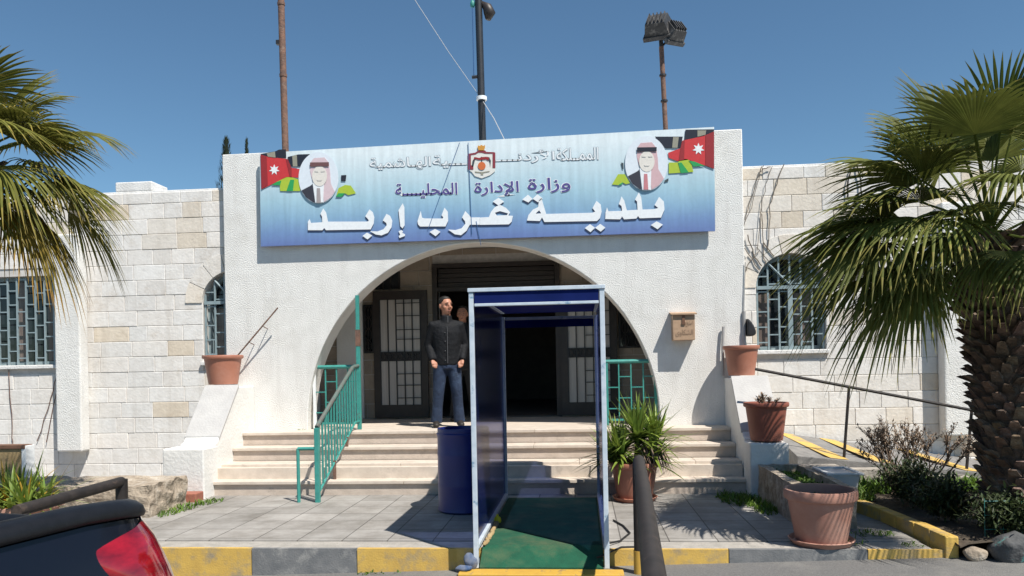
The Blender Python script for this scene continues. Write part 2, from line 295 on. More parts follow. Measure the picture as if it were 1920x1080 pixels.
# ------------------------------------------------------------------ ground, road, pavement, kerb
def struct(mb, name, m, **k): return tag(mb.build(name, m, **k), kind='structure')
def road_z(x): return -.125 + .03*(x-.5)
b = MB(); b.add([(-400, -400, -14), (400, -400, 14*.8), (400, 6.19, 14*.8), (-400, 6.19, -14)], [(0, 1, 2, 3)])
b = MB()
xs = [-300, -9, 3.4, 300]; zs_ = [road_z(-9)]*1 + [road_z(-9), road_z(3.4), road_z(3.4)]
for i in range(3): b.add([(xs[i], -300, zs_[i]), (xs[i+1], -300, zs_[i+1]), (xs[i+1], 6.25, zs_[i+1]), (xs[i], 6.25, zs_[i])], [(0, 1, 2, 3)])
struct(b, 'road', M['road'])
b = MB(); b.add([(-300, 6.0, -.5), (300, 6.0, -.5), (300, 400, -.5), (-300, 400, -.5)], [(0, 1, 2, 3)]); struct(b, 'ground', M['dirt'])
b = MB(); b.box(-14, 6.5, -.45, 2.72, 10.3, 0); struct(b, 'pavement', M['tiles'])
b = MB(); b.box(-14, 6.215, -.45, 2.72, 6.497, -.003); b.cur = 0
struct(b, 'kerb', M['kerb_top'], bevel=.02)
segs = [(-5.6, 1), (-4.3, 0), (-3.75, 1), (-2.77, 0), (-1.87, 1), (-.60, 0), (.15, 1), (1.14, 0), (2.2, 1), (2.79, None)]
by, bgk = MB(), MB()
for (x, c), (x2, _) in zip(segs, segs[1:]):
    q = by if c else bgk; q.box(x+.004, 6.2, -.44, x2-.004, 6.21, -.012); q.box(x+.004, 6.2, -.012, x2-.004, 6.235+.02*rnd.random(), .002)
struct(by, 'kerb_yellow_paint', M['yellow']); struct(bgk, 'kerb_grey_paint', M['grey_kerb'])
# planted bed and the sloping ramp on the right
b = MB(); nx, ny = 30, 24
for j in range(ny+1):
    for i in range(nx+1):
        x = 2.4 + 7.6*i/nx; y = 6.1 + 3.12*j/ny
        b.v.append(Vector((max(x, 2.86 - .36*max(0, (y-6.9))/2.1 if y > 6.9 else 2.84), y, .08 + .05*noise.noise((x*1.3, y*1.3, 0)) + .02*noise.noise((x*5, y*5, 1)))))
for j in range(ny):
    for i in range(nx): b.face([j*(nx+1)+i, j*(nx+1)+i+1, (j+1)*(nx+1)+i+1, (j+1)*(nx+1)+i])
struct(b, 'garden_soil', M['soil'], smooth=True)
RX0, RX1, RY0, RY1 = 2.42, 5.4, 8.95, 10.16
FALL = .17
def ramp_z(x): return .56 - .152*(x-2.5)
def ramp_s(x, y): t = (x-RX0)/(RX1-RX0); u = (RY1-y)/(RY1-RY0); return ramp_z(x) - u*(FALL+(.02-FALL)*t)
b = MB(); b.hexa([(RX0, RY0, -.4), (RX1, RY0, -.4), (RX1, RY1, -.4), (RX0, RY1, -.4), (RX0, RY0, ramp_z(RX0)-FALL), (RX1, RY0, ramp_z(RX1)-.02), (RX1, RY1, ramp_z(RX1)), (RX0, RY1, ramp_z(RX0))]); b.box(RX1+.002, RY0, -.4, RX1+4, RY1, .06); struct(b, 'ramp', M['ramp'], bevel=.01)
b = MB()
for x in (2.5, 3.02, 3.95, 4.9):
    for k in range(8):
        y0, y1 = RY1-.01-(RY1-RY0-.03)*k/8, RY1-.01-(RY1-RY0-.03)*(k+1)/8; xa, xb = x+.30*k/8, x+.30*(k+1)/8
        b.add([(px, py, ramp_s(px, py)+.005) for px, py in ((xa, y0), (xa+.2, y0), (xb+.2, y1), (xb, y1))], [(0, 1, 2, 3)])
struct(b, 'ramp_stripes', M['yellow'])
b = MB()
for k in range(12):
    x = 2.40 + k*.46 ; b.box(x, 8.80+.02*rnd.random(), -.1, x+.44, 8.945, max(.12, ramp_s(x+.44, RY0)-.05) + .015*rnd.random())
struct(b, 'ramp_edging', M['concrete'], bevel=.015)
b = MB(); pts = [(2.36, 9.0), (2.56, 8.2), (2.70, 7.3), (2.75, 6.7), (2.77, 6.17)]
for (x0, y0), (x1, y1) in zip(pts, pts[1:]):
    n = 2
    for k in range(n):
        a, c = k/n, (k+.97)/n; xa, ya, xb, yb = x0+(x1-x0)*a, y0+(y1-y0)*a, x0+(x1-x0)*c, y0+(y1-y0)*c
        h = .105 + .015*rnd.random()
        b.hexa([(xa, ya, -.3), (xb, yb, -.3), (xb+.10, yb, -.3), (xa+.10, ya, -.3), (xa, ya, h), (xb, yb, h), (xb+.10, yb, h), (xa+.10, ya, h)])
struct(b, 'garden_kerb', M['yellow'], bevel=.012)

# ------------------------------------------------------------------ the building
YP, YW, YB = 10.1, 10.22, 12.1                 # portal face, wing face, back wall of the porch
ZP = .67                                       # porch floor
B = thing('municipal_building', (-1.35, 10.1, 0), 'single storey white stone municipal building with a plastered arched portal and steps', 'building')
ACX, AZS, AR = -1.34, .77, 2.35
b = MB(); o_ = [(-4.82, 0.02), (-4.82, 4.44), (2.125, 4.47), (2.125, .02), (ACX+AR, .02)] + arc(ACX, AZS, AR, 0, math.pi, 56) + [(ACX-AR, .02)]
b.prism([o_], YP, YP+.37)
portal = b.build('portal', M['plaster'], B, autosmooth=35, bevel=.012)
for q_ in ((-4.80, 3.98, -4.45, 4.42), (1.75, 3.98, 2.1, 4.45)): b = MB(); b.box(q_[0], YP+.372, q_[1], q_[2], 12.3, q_[3]); b.build('portal_return', M['plaster'], B)
b = MB(); b.box(-4.6, YP+.372, 3.36, 1.9, 12.08, 3.6); b.build('porch_ceiling', M['plaster_smooth'], B)
for q_ in ((-4.6, -4.2), (1.5, 1.9)): b = MB(); b.box(q_[0], YP+.372, ZP, q_[1], 12.08, 3.36); b.build('porch_side_wall', M['plaster_smooth'], B)
# wings: backing wall with openings, real ashlar blocks in front
WIN = [(-4.765, 1.62, 2.43, .435), (2.725, 1.62, 2.43, .435)]
LW = (-9.1, -7.26, 1.62, 2.88); RW2 = (5.9, 7.5, 1.62, 2.88); ROOFZ = 3.99
for x0, x1, w, rc in ((-12.5, -4.25, WIN[0], LW), (1.55, 11, WIN[1], RW2)):
    b = MB(); b.prism([[(x0, -.4), (x1, -.4), (x1, ROOFZ-.03), (x0, ROOFZ-.03)], arch_hole(w[0], w[1], w[2], w[3]), [(rc[0], rc[2]), (rc[1], rc[2]), (rc[1], rc[3]), (rc[0], rc[3])]], YW+.012, YW+.30)
    b.build('wing_wall', M['mortar'], B)
    st = MB(); z = -.4; row = 0
    while z < ROOFZ-.01:
        h = .213 if z > -.01 else .2
        z1 = min(z+h, ROOFZ); x = x0 + rnd.uniform(-.3, 0)
        while x < x1:
            wd = rnd.choice((.27, .33, .38, .42, .46, .52)); xa, xb = max(x, x0), min(x+wd, x1); x += wd
            if xb-xa < .03: continue
            sp = [(xa, xb)]
            for kind, hl in (('a', w), ('r', rc)):
                if kind == 'r':
                    if z1 <= hl[2]+.01 or z >= hl[3]-.01: continue
                    c0, c1 = hl[0], hl[1]
                else:
                    if z1 <= hl[1]+.01 or z >= hl[2]+hl[3]: continue
                    hw = hl[3] if z <= hl[2] else math.sqrt(max(0, hl[3]**2-(z-hl[2])**2)) + .012
                    c0, c1 = hl[0]-hw, hl[0]+hw
                ns = []
                for a, c in sp:
                    if c <= c0 or a >= c1: ns.append((a, c)); continue
                    if a < c0: ns.append((a, c0))
                    if c > c1: ns.append((c1, c))
                sp = ns
            q = rnd.random(); tan = .075 + (.30 if z > 3.0 else 0) + (.06 if z > 2.6 else 0)
            v = rnd.uniform(.92, 1.04)
            if q < tan: s_ = rnd.uniform(.25, 1); tn = (v*(1-.10*s_), v*(1-.20*s_), v*(1-.33*s_))
            else: g = rnd.uniform(0, .03); tn = (v, v*(1-g), v*(1-2*g))
            st.tone = tn
            za, zb = z+.002, z1-.002
            # clip against the openings' sills and heads
            for a, c in sp:
                if c-a < .02: continue
                i = .002; Y0, Y1 = YW+rnd.uniform(-.003, .003), YW+.02
                A0, C0 = a+i, c-i
                st.add([(A0+.006, Y0, za+.006), (C0-.006, Y0, za+.006), (C0-.006, Y0, zb-.006), (A0+.006, Y0, zb-.006), (A0, Y0+.006, za), (C0, Y0+.006, za), (C0, Y0+.006, zb), (A0, Y0+.006, zb), (A0, Y1, za), (C0, Y1, za), (C0, Y1, zb), (A0, Y1, zb)],
                       [(0, 1, 2, 3), (0, 4, 5, 1), (1, 5, 6, 2), (2, 6, 7, 3), (3, 7, 4, 0), (4, 8, 9, 5), (5, 9, 10, 6), (6, 10, 11, 7), (7, 11, 8, 4)])
        z = z1
    st.build('stone_facing', M['stone'], B, weld=False)
    v = MB()
    for k in range(7):                         # voussoirs round the arched window
        a0, a1 = math.pi*k/7+.012, math.pi*(k+1)/7-.012; q = rnd.uniform(.9, 1.03); v.tone = (q, q*.97, q*.93) if k % 3 else (q, q*.93, q*.84)
        v.prism([[(w[0]+r_*math.cos(a), w[2]+r_*math.sin(a)) for r_, a in [(.44, a0+(a1-a0)*i/5) for i in range(6)] + [(.68, a1-(a1-a0)*i/5) for i in range(6)]]], YW-.012, YW+.02)
    v.build('stone_arch', M['stone'], B)
    b = MB(); b.box(x0, YW+.02, ROOFZ-.028, x1, YW+.32, ROOFZ+.03); b.build('coping', M['coping'], B, bevel=.01)
b = MB(); b.box(-6.46, YW+.03, ROOFZ+.032, -5.92, YW+.45, ROOFZ+.17); b.build('parapet_block', M['coping'], B, bevel=.015)
b = MB(); b.box(-12.5, YW+.34, 3.7, 11, 22, 3.9); b.box(-12.5, 22, -.4, 11, 22.3, 3.9); b.box(-12.8, YW+.34, -.4, -12.52, 22.3, 3.9); b.box(11.02, YW+.34, -.4, 11.3, 22.3, 3.9); b.build('roof', M['coping'], B)
for x0, x1, z0, z1 in ((-7.24, -6.87, .41, 3.42), (4.52, 4.92, .50, 3.42), (-10.9, -10.5, .41, 3.42), (8.6, 9, .5, 3.42)):
    b = MB(); b.box(x0, YW-.20, z0, x1, YW-.014, z1); b.build('pilaster', M['plaster'], B, bevel=.02)

def window(cx, hw, z0, zs, arched):
    hole = arch_hole(cx, z0, zs, hw) if arched else [(cx-hw, z0), (cx+hw, z0), (cx+hw, zs), (cx-hw, zs)]
    ins = arch_hole(cx, z0+.05, zs, hw-.05) if arched else [(cx-hw+.05, z0+.05), (cx+hw-.05, z0+.05), (cx+hw-.05, zs-.05), (cx-hw+.05, zs-.05)]
    b = MB(); b.prism([hole, ins], YW+.16, YW+.22); w = b.build('window', M['grille'], B)
    b = MB(); b.box(cx-hw+.01, YW+.225, z0+.01, cx+hw-.01, YW+.24, (zs+hw if arched else zs)-.01); b.build('pane', M['glass'], w)
    b = MB()
    for k in range(int(hw*2/.5)+1):            # drawn curtains just behind the glass show as paler upright folds
        xa = cx-hw+.06+k*.47
        if xa+.2 < cx+hw: b.box(xa, YW+.214, z0+.06, xa+rnd.uniform(.12, .2), YW+.2235, zs-.06)
    b.build('curtain', M['curtain'], w)
    b = MB(); b.box(cx-hw-.03, YW-.05, z0-.055, cx+hw+.03, YW+.16, z0-.003); b.build('sill', M['coping'], w, bevel=.008)
    g = MB(); y = YW+.05; n = max(6, int(round(hw*2/.145))); t = .011
    xs = [cx-hw+.02+(2*hw-.04)*i/n for i in range(n+1)]
    for x in xs:
        top = (zs + math.sqrt(max(.0004, hw*hw-(x-cx)**2)) - .01) if arched else zs-.02
        g.box(x-t, y-t, z0-.02, x+t, y+t, top)
    for i in range(n):
        z = z0 + .10 + (.1 if i % 2 else 0)
        lim = zs if not arched else zs+.2
        while z < lim-.03: 
            g.box(xs[i]+t, y-t*.8, z-.008, xs[i+1]-t, y+t*.8, z+.008); z += .20 if (i*7+int(z*10)) % 3 else .26
    if arched:
        g.box(cx-hw+.01, y-.03, zs-.02, cx+hw-.01, y-.012, zs+.025); g.box(cx-.03, y-.03, z0, cx+.03, y-.012, zs-.02)
        for sgn in (-1, 1): g.tube([(cx, y-.022, zs+.03), (cx+sgn*hw*.62, y-.022, zs+hw*.72)], .014, 6)
    g.build('grille', M['grille'], w)
    return w
window(*WIN[0][:1], .435, 1.62, 2.43, True); window(WIN[1][0], .435, 1.62, 2.43, True)
window((LW[0]+LW[1])/2, (LW[1]-LW[0])/2, LW[2], LW[3], False); window((RW2[0]+RW2[1])/2, (RW2[1]-RW2[0])/2, RW2[2], RW2[3], False)

# porch: floor, back wall of tan blocks, hall behind
b = MB(); b.box(-4.6, 9.74, .3, 1.9, 12.08, ZP-.003); b.box(-4.44, 9.0, -.02, 1.83, 10.0, .3); b.build('porch_floor', M['step'], B)
OPX0, OPX1, OPZ = -2.27, -.36, 3.10
b = MB(); b.prism([[(-4.6, .3), (OPX0, .3), (OPX0, OPZ), (OPX1, OPZ), (OPX1, .3), (1.9, .3), (1.9, 3.6), (-4.6, 3.6)]], YB+.012, YB+.3); b.build('porch_back_wall', M['mortar'], B)
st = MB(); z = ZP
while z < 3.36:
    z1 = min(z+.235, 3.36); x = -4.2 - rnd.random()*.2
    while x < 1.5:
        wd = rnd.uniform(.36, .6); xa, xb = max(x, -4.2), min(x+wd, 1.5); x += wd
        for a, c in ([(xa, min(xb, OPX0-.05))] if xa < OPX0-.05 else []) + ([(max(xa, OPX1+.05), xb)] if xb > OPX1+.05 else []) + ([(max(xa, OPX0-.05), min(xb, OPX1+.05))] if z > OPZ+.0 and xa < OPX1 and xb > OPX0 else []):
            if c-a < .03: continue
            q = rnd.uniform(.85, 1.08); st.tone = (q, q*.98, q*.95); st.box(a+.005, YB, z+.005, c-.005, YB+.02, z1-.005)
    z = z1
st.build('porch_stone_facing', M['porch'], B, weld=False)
b = MB(); b.box(-3.9, YB-.06, ZP, -3.47, YB-.002, 2.62); b.build('porch_pier', M['plaster_smooth'], B, bevel=.01)
b = MB()
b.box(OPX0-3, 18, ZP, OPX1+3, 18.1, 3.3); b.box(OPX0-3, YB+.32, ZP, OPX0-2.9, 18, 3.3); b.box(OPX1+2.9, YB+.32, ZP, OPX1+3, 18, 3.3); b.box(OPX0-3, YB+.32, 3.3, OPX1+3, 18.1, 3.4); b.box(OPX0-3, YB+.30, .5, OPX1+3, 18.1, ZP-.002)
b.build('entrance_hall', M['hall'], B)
b = MB()
b.box(OPX0-.06, YB-.05, ZP, OPX0+.02, YB+.1, OPZ+.02); b.box(OPX1-.02, YB-.05, ZP, OPX1+.06, YB+.1, OPZ+.02); b.box(OPX0+.02, YB-.05, OPZ-.05, OPX1-.02, YB+.1, OPZ+.02); b.box(OPX0+.02, YB-.03, 2.68, OPX1-.02, YB+.1, 2.74)
dfr = b.build('door_frame', M['door_frame'], B)
b = MB()
for k in range(4): b.box(OPX0+.03, YB+.02+.003*k, 2.75+.075*k, OPX1-.03, YB+.06, 2.815+.075*k)
b.build('transom_shutter', M['door_frame'], dfr)
def door_leaf(x0, x1, yd):
    z0, z1 = ZP+.02, 2.70
    b = MB(); fw_ = .11; b.prism([[(x0, z0), (x1, z0), (x1, z1), (x0, z1)], [(x0+fw_, z0+.2), (x1-fw_, z0+.2), (x1-fw_, z1-.14), (x0+fw_, z1-.14)]], yd, yd+.05)
    d = b.build('door', M['door_frame'], B)
    b = MB(); b.box(x0+fw_+.002, yd+.02, z0+.202, x1-fw_-.002, yd+.03, z1-.142); b.build('door_pane', M['door_glass'], d)
    b = MB(); w = (x1-x0-2*fw_)
    for k in range(6):
        x = x0+fw_+w*k/5; b.box(x-.008, yd-.014, z0+.2, x+.008, yd+.002, z1-.14)
    for zz in (1.0, 1.2, 1.38, 1.93, 2.08, 2.3, 2.5):
        b.box(x0+fw_+w*.42, yd-.012, zz-.006, x1-fw_, yd-.001, zz+.006)
    b.build('door_bars', M['black_metal'], d)
    b = MB(); zc = 1.66; b.box(x0+fw_, yd-.012, zc-.075, x1-fw_, yd-.003, zc-.06); b.box(x0+fw_, yd-.012, zc+.06, x1-fw_, yd-.003, zc+.075)
    for k in range(7):
        xx = x0+fw_+w*(k+.5)/7; b.tube([(xx+.038*math.cos(a), yd-.012, zc+.05*math.sin(a)) for a in [i*math.pi/5 for i in range(11)]], .009, 5, cap=False)
    b.build('door_scrollwork', M['black_metal'], d)
    b = MB(); b.box(x0+fw_, yd+.004, zc-.06, x1-fw_, yd+.019, zc+.06); b.build('lock_rail', M['door_frame'], d)
    return d
door_leaf(-3.27, -2.40, YB-.14); door_leaf(-.30, .57, YB-.14)
def scroll_window(x0, x1, z0, z1):
    b = MB(); b.prism([[(x0, z0), (x1, z0), (x1, z1), (x0, z1)], [(x0+.03, z0+.03), (x1-.03, z0+.03), (x1-.03, z1-.03), (x0+.03, z1-.03)]], YB-.04, YB-.003); w = b.build('side_window', M['black_metal'], B)
    b = MB(); b.box(x0+.03, YB-.012, z0+.03, x1-.03, YB-.004, z1-.03); b.build('pane', M['glass'], w)
    b = MB(); n = max(1, int((x1-x0)/.14))
    for k in range(n):
        cx = x0+(x1-x0)*(k+.5)/n
        for j in range(4):
            cz = z0+.12+(z1-z0-.24)*j/3; b.tube([(cx+.05*math.cos(a), YB-.045, cz+.09*math.sin(a)) for a in [i*math.pi/6 for i in range(13)]], .007, 5, cap=False)
        b.box(cx-.006, YB-.05, z0, cx+.006, YB-.04, z1)
    b.build('grille', M['dark_pipe'], w)
scroll_window(-3.46, -3.29, 1.72, 2.50); scroll_window(.60, 1.0, 1.72, 2.55)
b = MB(); b.prism([[(-3.26, 2.74), (-2.85, 2.74), (-2.85, 3.02), (-3.26, 3.02)]], YB-.03, YB-.004); w = b.build('fanlight', M['glass'], B)
b = MB()
for k in range(4): b.box(-3.26+.13*k, YB-.045, 2.74, -3.25+.13*k, YB-.032, 3.02)
b.build('grille', M['dark_pipe'], w)

# steps: riser plus projecting tread slab each
for k in range(4):
    y0 = 8.80 + .30*k; zt = ZP*(k+1)/4; zb = ZP*k/4
    b = MB(); b.box(-4.447, y0+.03, zb-.02 if k == 0 else zb-.002, 1.837, y0+.34 if k < 3 else 9.98, zt-.042); s_ = b.build('step', M['riser'], B, bevel=.004)
    b = MB(); x = -4.449
    while x < 1.83:
        x2 = min(x + rnd.uniform(.9, 1.4), 1.84)
        if 1.84-x2 < .3: x2 = 1.84
        b.box(x, y0, zt-.04, x2-.003, y0+.31 if k < 3 else 10.09, zt); x = x2
    b.build('tread', M['step'], s_, bevel=.006)
def stair_wall(x0, x1, xb0, xb1):
    b = MB(); b.prism([[(8.925, -.05), (10.095, -.05), (10.095, 1.275), (9.62, 1.275), (9.0, .62), (8.925, .60)]], x0, x1, axis='x')
    w = b.build('stair_wall', M['plaster_smooth'], B, bevel=.012)
    b = MB(); b.box(xb0, 8.58, -.05, xb1, 8.922, .585); b.build('stair_pier', M['plaster_smooth'], w, bevel=.015)
    b = MB(); b.hexa([(x0-.012, 9.05, .655), (x1+.012, 9.05, .655), (x1+.012, 9.62, 1.277), (x0-.012, 9.62, 1.277), (x0-.012, 9.05, .69), (x1+.012, 9.05, .69), (x1+.012, 9.6, 1.307), (x0-.012, 9.6, 1.307)])
    b.build('wall_capping', M['capping'], w, bevel=.006)
stair_wall(-4.86, -4.43, -4.89, -4.39); stair_wall(1.84, 2.26, 1.825, 2.24)
b = MB(); b.box(-4.66, 8.36, -.02, -4.38, 8.55, .10); tag(b.build('brick', M['brick'], base=(-4.52, 8.46, 0), bevel=.01), 'single red brick lying at the foot of the left stair wall', 'brick')

# ------------------------------------------------------------------ the banner over the arch: everything on it is flat print, laid in sheets
BY = 10.0
def bp(px, py): v = aty(px, py, BY); return (v.x, v.z)
BO = (-1.26, BY, 3.17)
BAN = thing('sign_banner', BO, 'wide printed banner with white Arabic lettering, crest and flags over the arch', 'sign')
cor = [bp(489, 462), bp(1341, 433), bp(1339, 238), bp(487, 287)]
b = MB(); b.prism([cor], BY, BY+.03); panel = b.build('banner_panel', M['banner'], BAN)
b = MB()
for t in (.15, .5, .85):
    x = cor[0][0]+(cor[1][0]-cor[0][0])*t; b.box(x-.02, BY+.032, 3.25, x+.02, YP-.002, 4.3)
b.build('banner_frame', M['silver_pipe'], BAN)
def pm(name, c, rough=.5): M[name] = flat('print_'+name, c, rough); return M[name]
for n_, c in dict(p_white=(.80, .83, .85), p_navy=(.035, .05, .10), p_purple=(.095, .075, .26), p_grey=(.40, .46, .50), p_red=(.56, .045, .05), p_dred=(.30, .03, .035), p_black=(.022, .026, .04), p_green=(.03, .33, .10), p_lime=(.40, .52, .05), p_cream=(.74, .73, .68), p_maroon=(.25, .045, .06), p_gold=(.62, .30, .06), p_disc=(.62, .16, .05), p_slate=(.06, .08, .09), p_oval=(.70, .76, .82), p_skin=(.74, .70, .64), p_face=(.64, .61, .57), p_pink=(.62, .42, .44), p_rose=(.66, .52, .55), p_suit=(.045, .045, .06), p_tie=(.55, .22, .24), p_tie2=(.36, .32, .32), p_sage=(.30, .29, .23), p_brown=(.16, .08, .08)).items(): pm(n_, c)
def sheet(name, polys, m, layer, parent=BAN, w=.0025):   # polys: list of loops lists (outline, holes...) in photo pixels, lifted on to the banner's plane
    if name.startswith('flag_') and len(polys) > 1:
        for p in polys: sheet(name, [p], m, layer, parent, w)
        return
    b = MB(); y = BY - .0035*layer
    for p in polys:
        loops = p if isinstance(p[0][0], (list, tuple)) else [p]
        b.prism([[bp(*q) for q in lp] for lp in loops], y-.0025, y)
    return b.build(name, M[m], parent)
def zA(L): return [(560+x/5.333, 370+y/5.333) for x, y in L]
def zB(L): return [(900+x/5.333, 350+y/5.333) for x, y in L]
big = [
 zA([(95, 330), (95, 245), (112, 218), (125, 257), (238, 250), (236, 195), (220, 165), (248, 112), (277, 155), (295, 244), (688, 243), (703, 238), (696, 220), (668, 190), (710, 122), (743, 150), (758, 200), (752, 262), (722, 322), (275, 330), (258, 308), (240, 330)]),
 zA([(640, 387), (685, 354), (738, 382), (690, 422)]),
 zA([(843, 232), (880, 166), (917, 187), (938, 235), (930, 300), (895, 355), (830, 382), (770, 372), (715, 340), (790, 342), (850, 320), (882, 280), (878, 258)]),
 zA([(1000, 130), (1042, 60), (1058, 100), (1061, 280), (1040, 312), (1018, 290)]),
 zA([(1000, 340), (1030, 328), (1047, 345), (1035, 355), (1066, 370), (1064, 387), (1010, 408), (1002, 387), (1018, 376)]),
 zA([(1190, 240), (1222, 136), (1235, 205), (1262, 212), (1440, 213), (1448, 203), (1430, 180), (1460, 104), (1492, 145), (1496, 235), (1470, 292), (1215, 293), (1194, 270)]),
 zA([(1310, 347), (1365, 317), (1420, 345), (1370, 390)]),
 zA([(1635, 202), (1668, 138), (1705, 178), (1722, 202), (1812, 201), (1812, 275), (1712, 275), (1680, 335), (1625, 380), (1560, 370), (1495, 323), (1570, 328), (1630, 310), (1668, 265), (1664, 240)]),
 [zB([(0.5, 310), (90, 305), (110, 255), (150, 205), (200, 183), (260, 213), (302, 257), (285, 290), (330, 293), (318, 350), (290, 378), (0.5, 383)]), zB([(150, 262), (200, 246), (280, 268), (270, 286), (170, 290)])],
 zB([(128, 150), (185, 113), (242, 150), (185, 190)]),
 [zB([(470, 340), (485, 285), (530, 230), (582, 205), (590, 140), (615, 115), (640, 200), (662, 274), (1125, 262), (1152, 250), (1125, 215), (1165, 143), (1207, 180), (1216, 250), (1200, 315), (1170, 345), (645, 355), (620, 308), (600, 345)]), zB([(555, 272), (592, 238), (612, 268)])],
 zB([(423, 130), (480, 82), (526, 122), (485, 160)]), zB([(526, 122), (575, 78), (628, 118), (580, 157)]),
 zB([(1048, 415), (1100, 376), (1150, 412), (1105, 456)]), zB([(1150, 412), (1202, 373), (1254, 410), (1207, 451)]),
 zB([(1252, 325), (1255, 260), (1270, 208), (1284, 247), (1420, 243), (1415, 195), (1388, 175), (1415, 98), (1442, 140), (1468, 238), (1575, 232), (1570, 150), (1550, 130), (1588, 58), (1612, 110), (1625, 230), (1740, 226), (1782, 214), (1745, 185), (1790, 103), (1838, 150), (1844, 230), (1810, 310), (1597, 318), (1580, 294), (1563, 320), (1440, 328), (1420, 298), (1403, 328)]),
 zB([(1708, 385), (1765, 348), (1828, 380), (1775, 427)])]
def shifted(p, dx, dy): return [shifted(q, dx, dy) for q in p] if isinstance(p[0][0], (list, tuple)) else [(x+dx, y+dy) for x, y in p]
sheet('letter_edge', [shifted(p, -.6, 3.2) for p in big], 'p_navy', 1)
let = sheet('lettering', big, 'p_white', 2)
def arabic(body, x0, x1, ybase, h, m, layer, slope, off=0, name='lettering'):
    c = bpy.data.curves.new(name, 'FONT'); c.body = body; c.offset = off; c.resolution_u = 3
    o = bpy.data.objects.new('t', c); COL.objects.link(o); dg = bpy.context.evaluated_depsgraph_get()
    me = bpy.data.meshes.new_from_object(o.evaluated_get(dg)); bpy.data.objects.remove(o)
    vs = [v.co for v in me.vertices]; ax, bx = min(v.x for v in vs), max(v.x for v in vs); az, bz = min(v.y for v in vs), max(v.y for v in vs)
    P0, P1 = bp(x0, ybase), bp(x1, ybase-slope*(x1-x0)); H = h
    for v in me.vertices:
        t = (v.co.x-ax)/(bx-ax); w = (v.co.y-az)/(bz-az)
        v.co = Vector((P0[0]+(P1[0]-P0[0])*t, BY-.0035*layer, P0[1]+(P1[1]-P0[1])*t + w*H)) - ORG[BAN]
    me.materials.append(M[m]); o = bpy.data.objects.new(name, me); COL.objects.link(o); o.parent = BAN; ORG[o] = ORG[BAN].copy(); return o
L2 = ['\uFEED\uFEAF\uFE8D\uFEAD\uFE93', '\uFE8D\uFEF9\uFEA9\uFE8D\uFEAD\uFE93', '\uFE8D\uFEDF\uFEE4\uFEA4\uFEE0\uFEF4\u0640\u0640\u0640\u0640\uFE94']
L1 = ['\uFE8D\uFEDF\uFEE4\uFEE4\u0640\u0640\uFEE0\uFEDC\uFE94', '\uFE8D\uFEF7\uFEAD\uFEA9\uFEE7\u0640\u0640\u0640\u0640', '\u0640\u0640\u0640\uFEF4\uFE94', '\uFE8D\uFEDF\uFEEC\u0640\uFE8E\uFEB7\uFEE4\uFEF4\uFE94']
for i, (a, c, y) in enumerate([(990, 1070, 362.5), (890, 973, 369.5), (742, 858, 372.5)]):
    for mm, la, of in (('p_white', 1, .045), ('p_purple', 2, .012)):
        arabic(L2[i][::-1], a-(1 if la == 1 else 0), c+(1 if la == 1 else 0), y+(1 if la == 1 else 0), .195+(.014 if la == 1 else 0), mm, la, .025, of)
for i, (a, c, y) in enumerate([(1044, 1122, 302), (930, 1040, 307.5), (812, 876, 315.5), (694, 808, 320)]):
    for mm, la, of in (('p_grey', 1, .045), ('p_white', 2, .004)):
        arabic(L1[i][::-1], a-(1 if la == 1 else 0), c+(1 if la == 1 else 0), y+(1 if la == 1 else 0), .165+(.014 if la == 1 else 0), mm, la, .03, of)
# the crest in the middle
def zE(L): return [(860+x/10.8, 250+y/10.8) for x, y in L]
em = sheet('emblem', [zE([(195, 425), (330, 410), (400, 360), (430, 340), (520, 340), (560, 385), (740, 385), (745, 700), (740, 770), (640, 850), (470, 915), (330, 870), (270, 790), (195, 740)])], 'p_cream', 2)
sheet('mantle', [zE([(190, 420), (340, 395), (400, 350), (540, 350), (560, 380), (725, 385), (745, 400), (745, 705), (690, 705), (690, 415), (540, 415), (470, 395), (400, 395), (345, 430), (250, 445), (250, 650), (300, 660), (300, 740), (190, 740)])], 'p_maroon', 3, em)
sheet('crown', [zE([(385, 290), (395, 250), (430, 262), (460, 238), (500, 260), (535, 242), (535, 295), (510, 365), (410, 365)])], 'p_gold', 3, em)
sheet('eagle', [zE([(265, 680), (285, 560), (330, 490), (360, 490), (330, 560), (300, 680)]), zE([(640, 690), (655, 560), (625, 490), (570, 480), (600, 545), (630, 600)]), zE([(455, 480), (480, 480), (480, 600), (455, 600)])], 'p_slate', 3, em)
sheet('wing_flags', [zE([(300, 560), (320, 485), (420, 505), (460, 490), (560, 480), (625, 500), (600, 560), (560, 530), (420, 545), (330, 520)])], 'p_dred', 4, em)
sheet('disc', [zE([(470+78*math.cos(a), 665+82*math.sin(a)) for a in [i*math.pi/10 for i in range(20)]])], 'p_disc', 4, em)
sheet('motto_scroll', [zE([(330, 775), (470, 790), (630, 765), (625, 785), (500, 810), (500, 850), (450, 850), (450, 810), (335, 800)])], 'p_sage', 3, em)
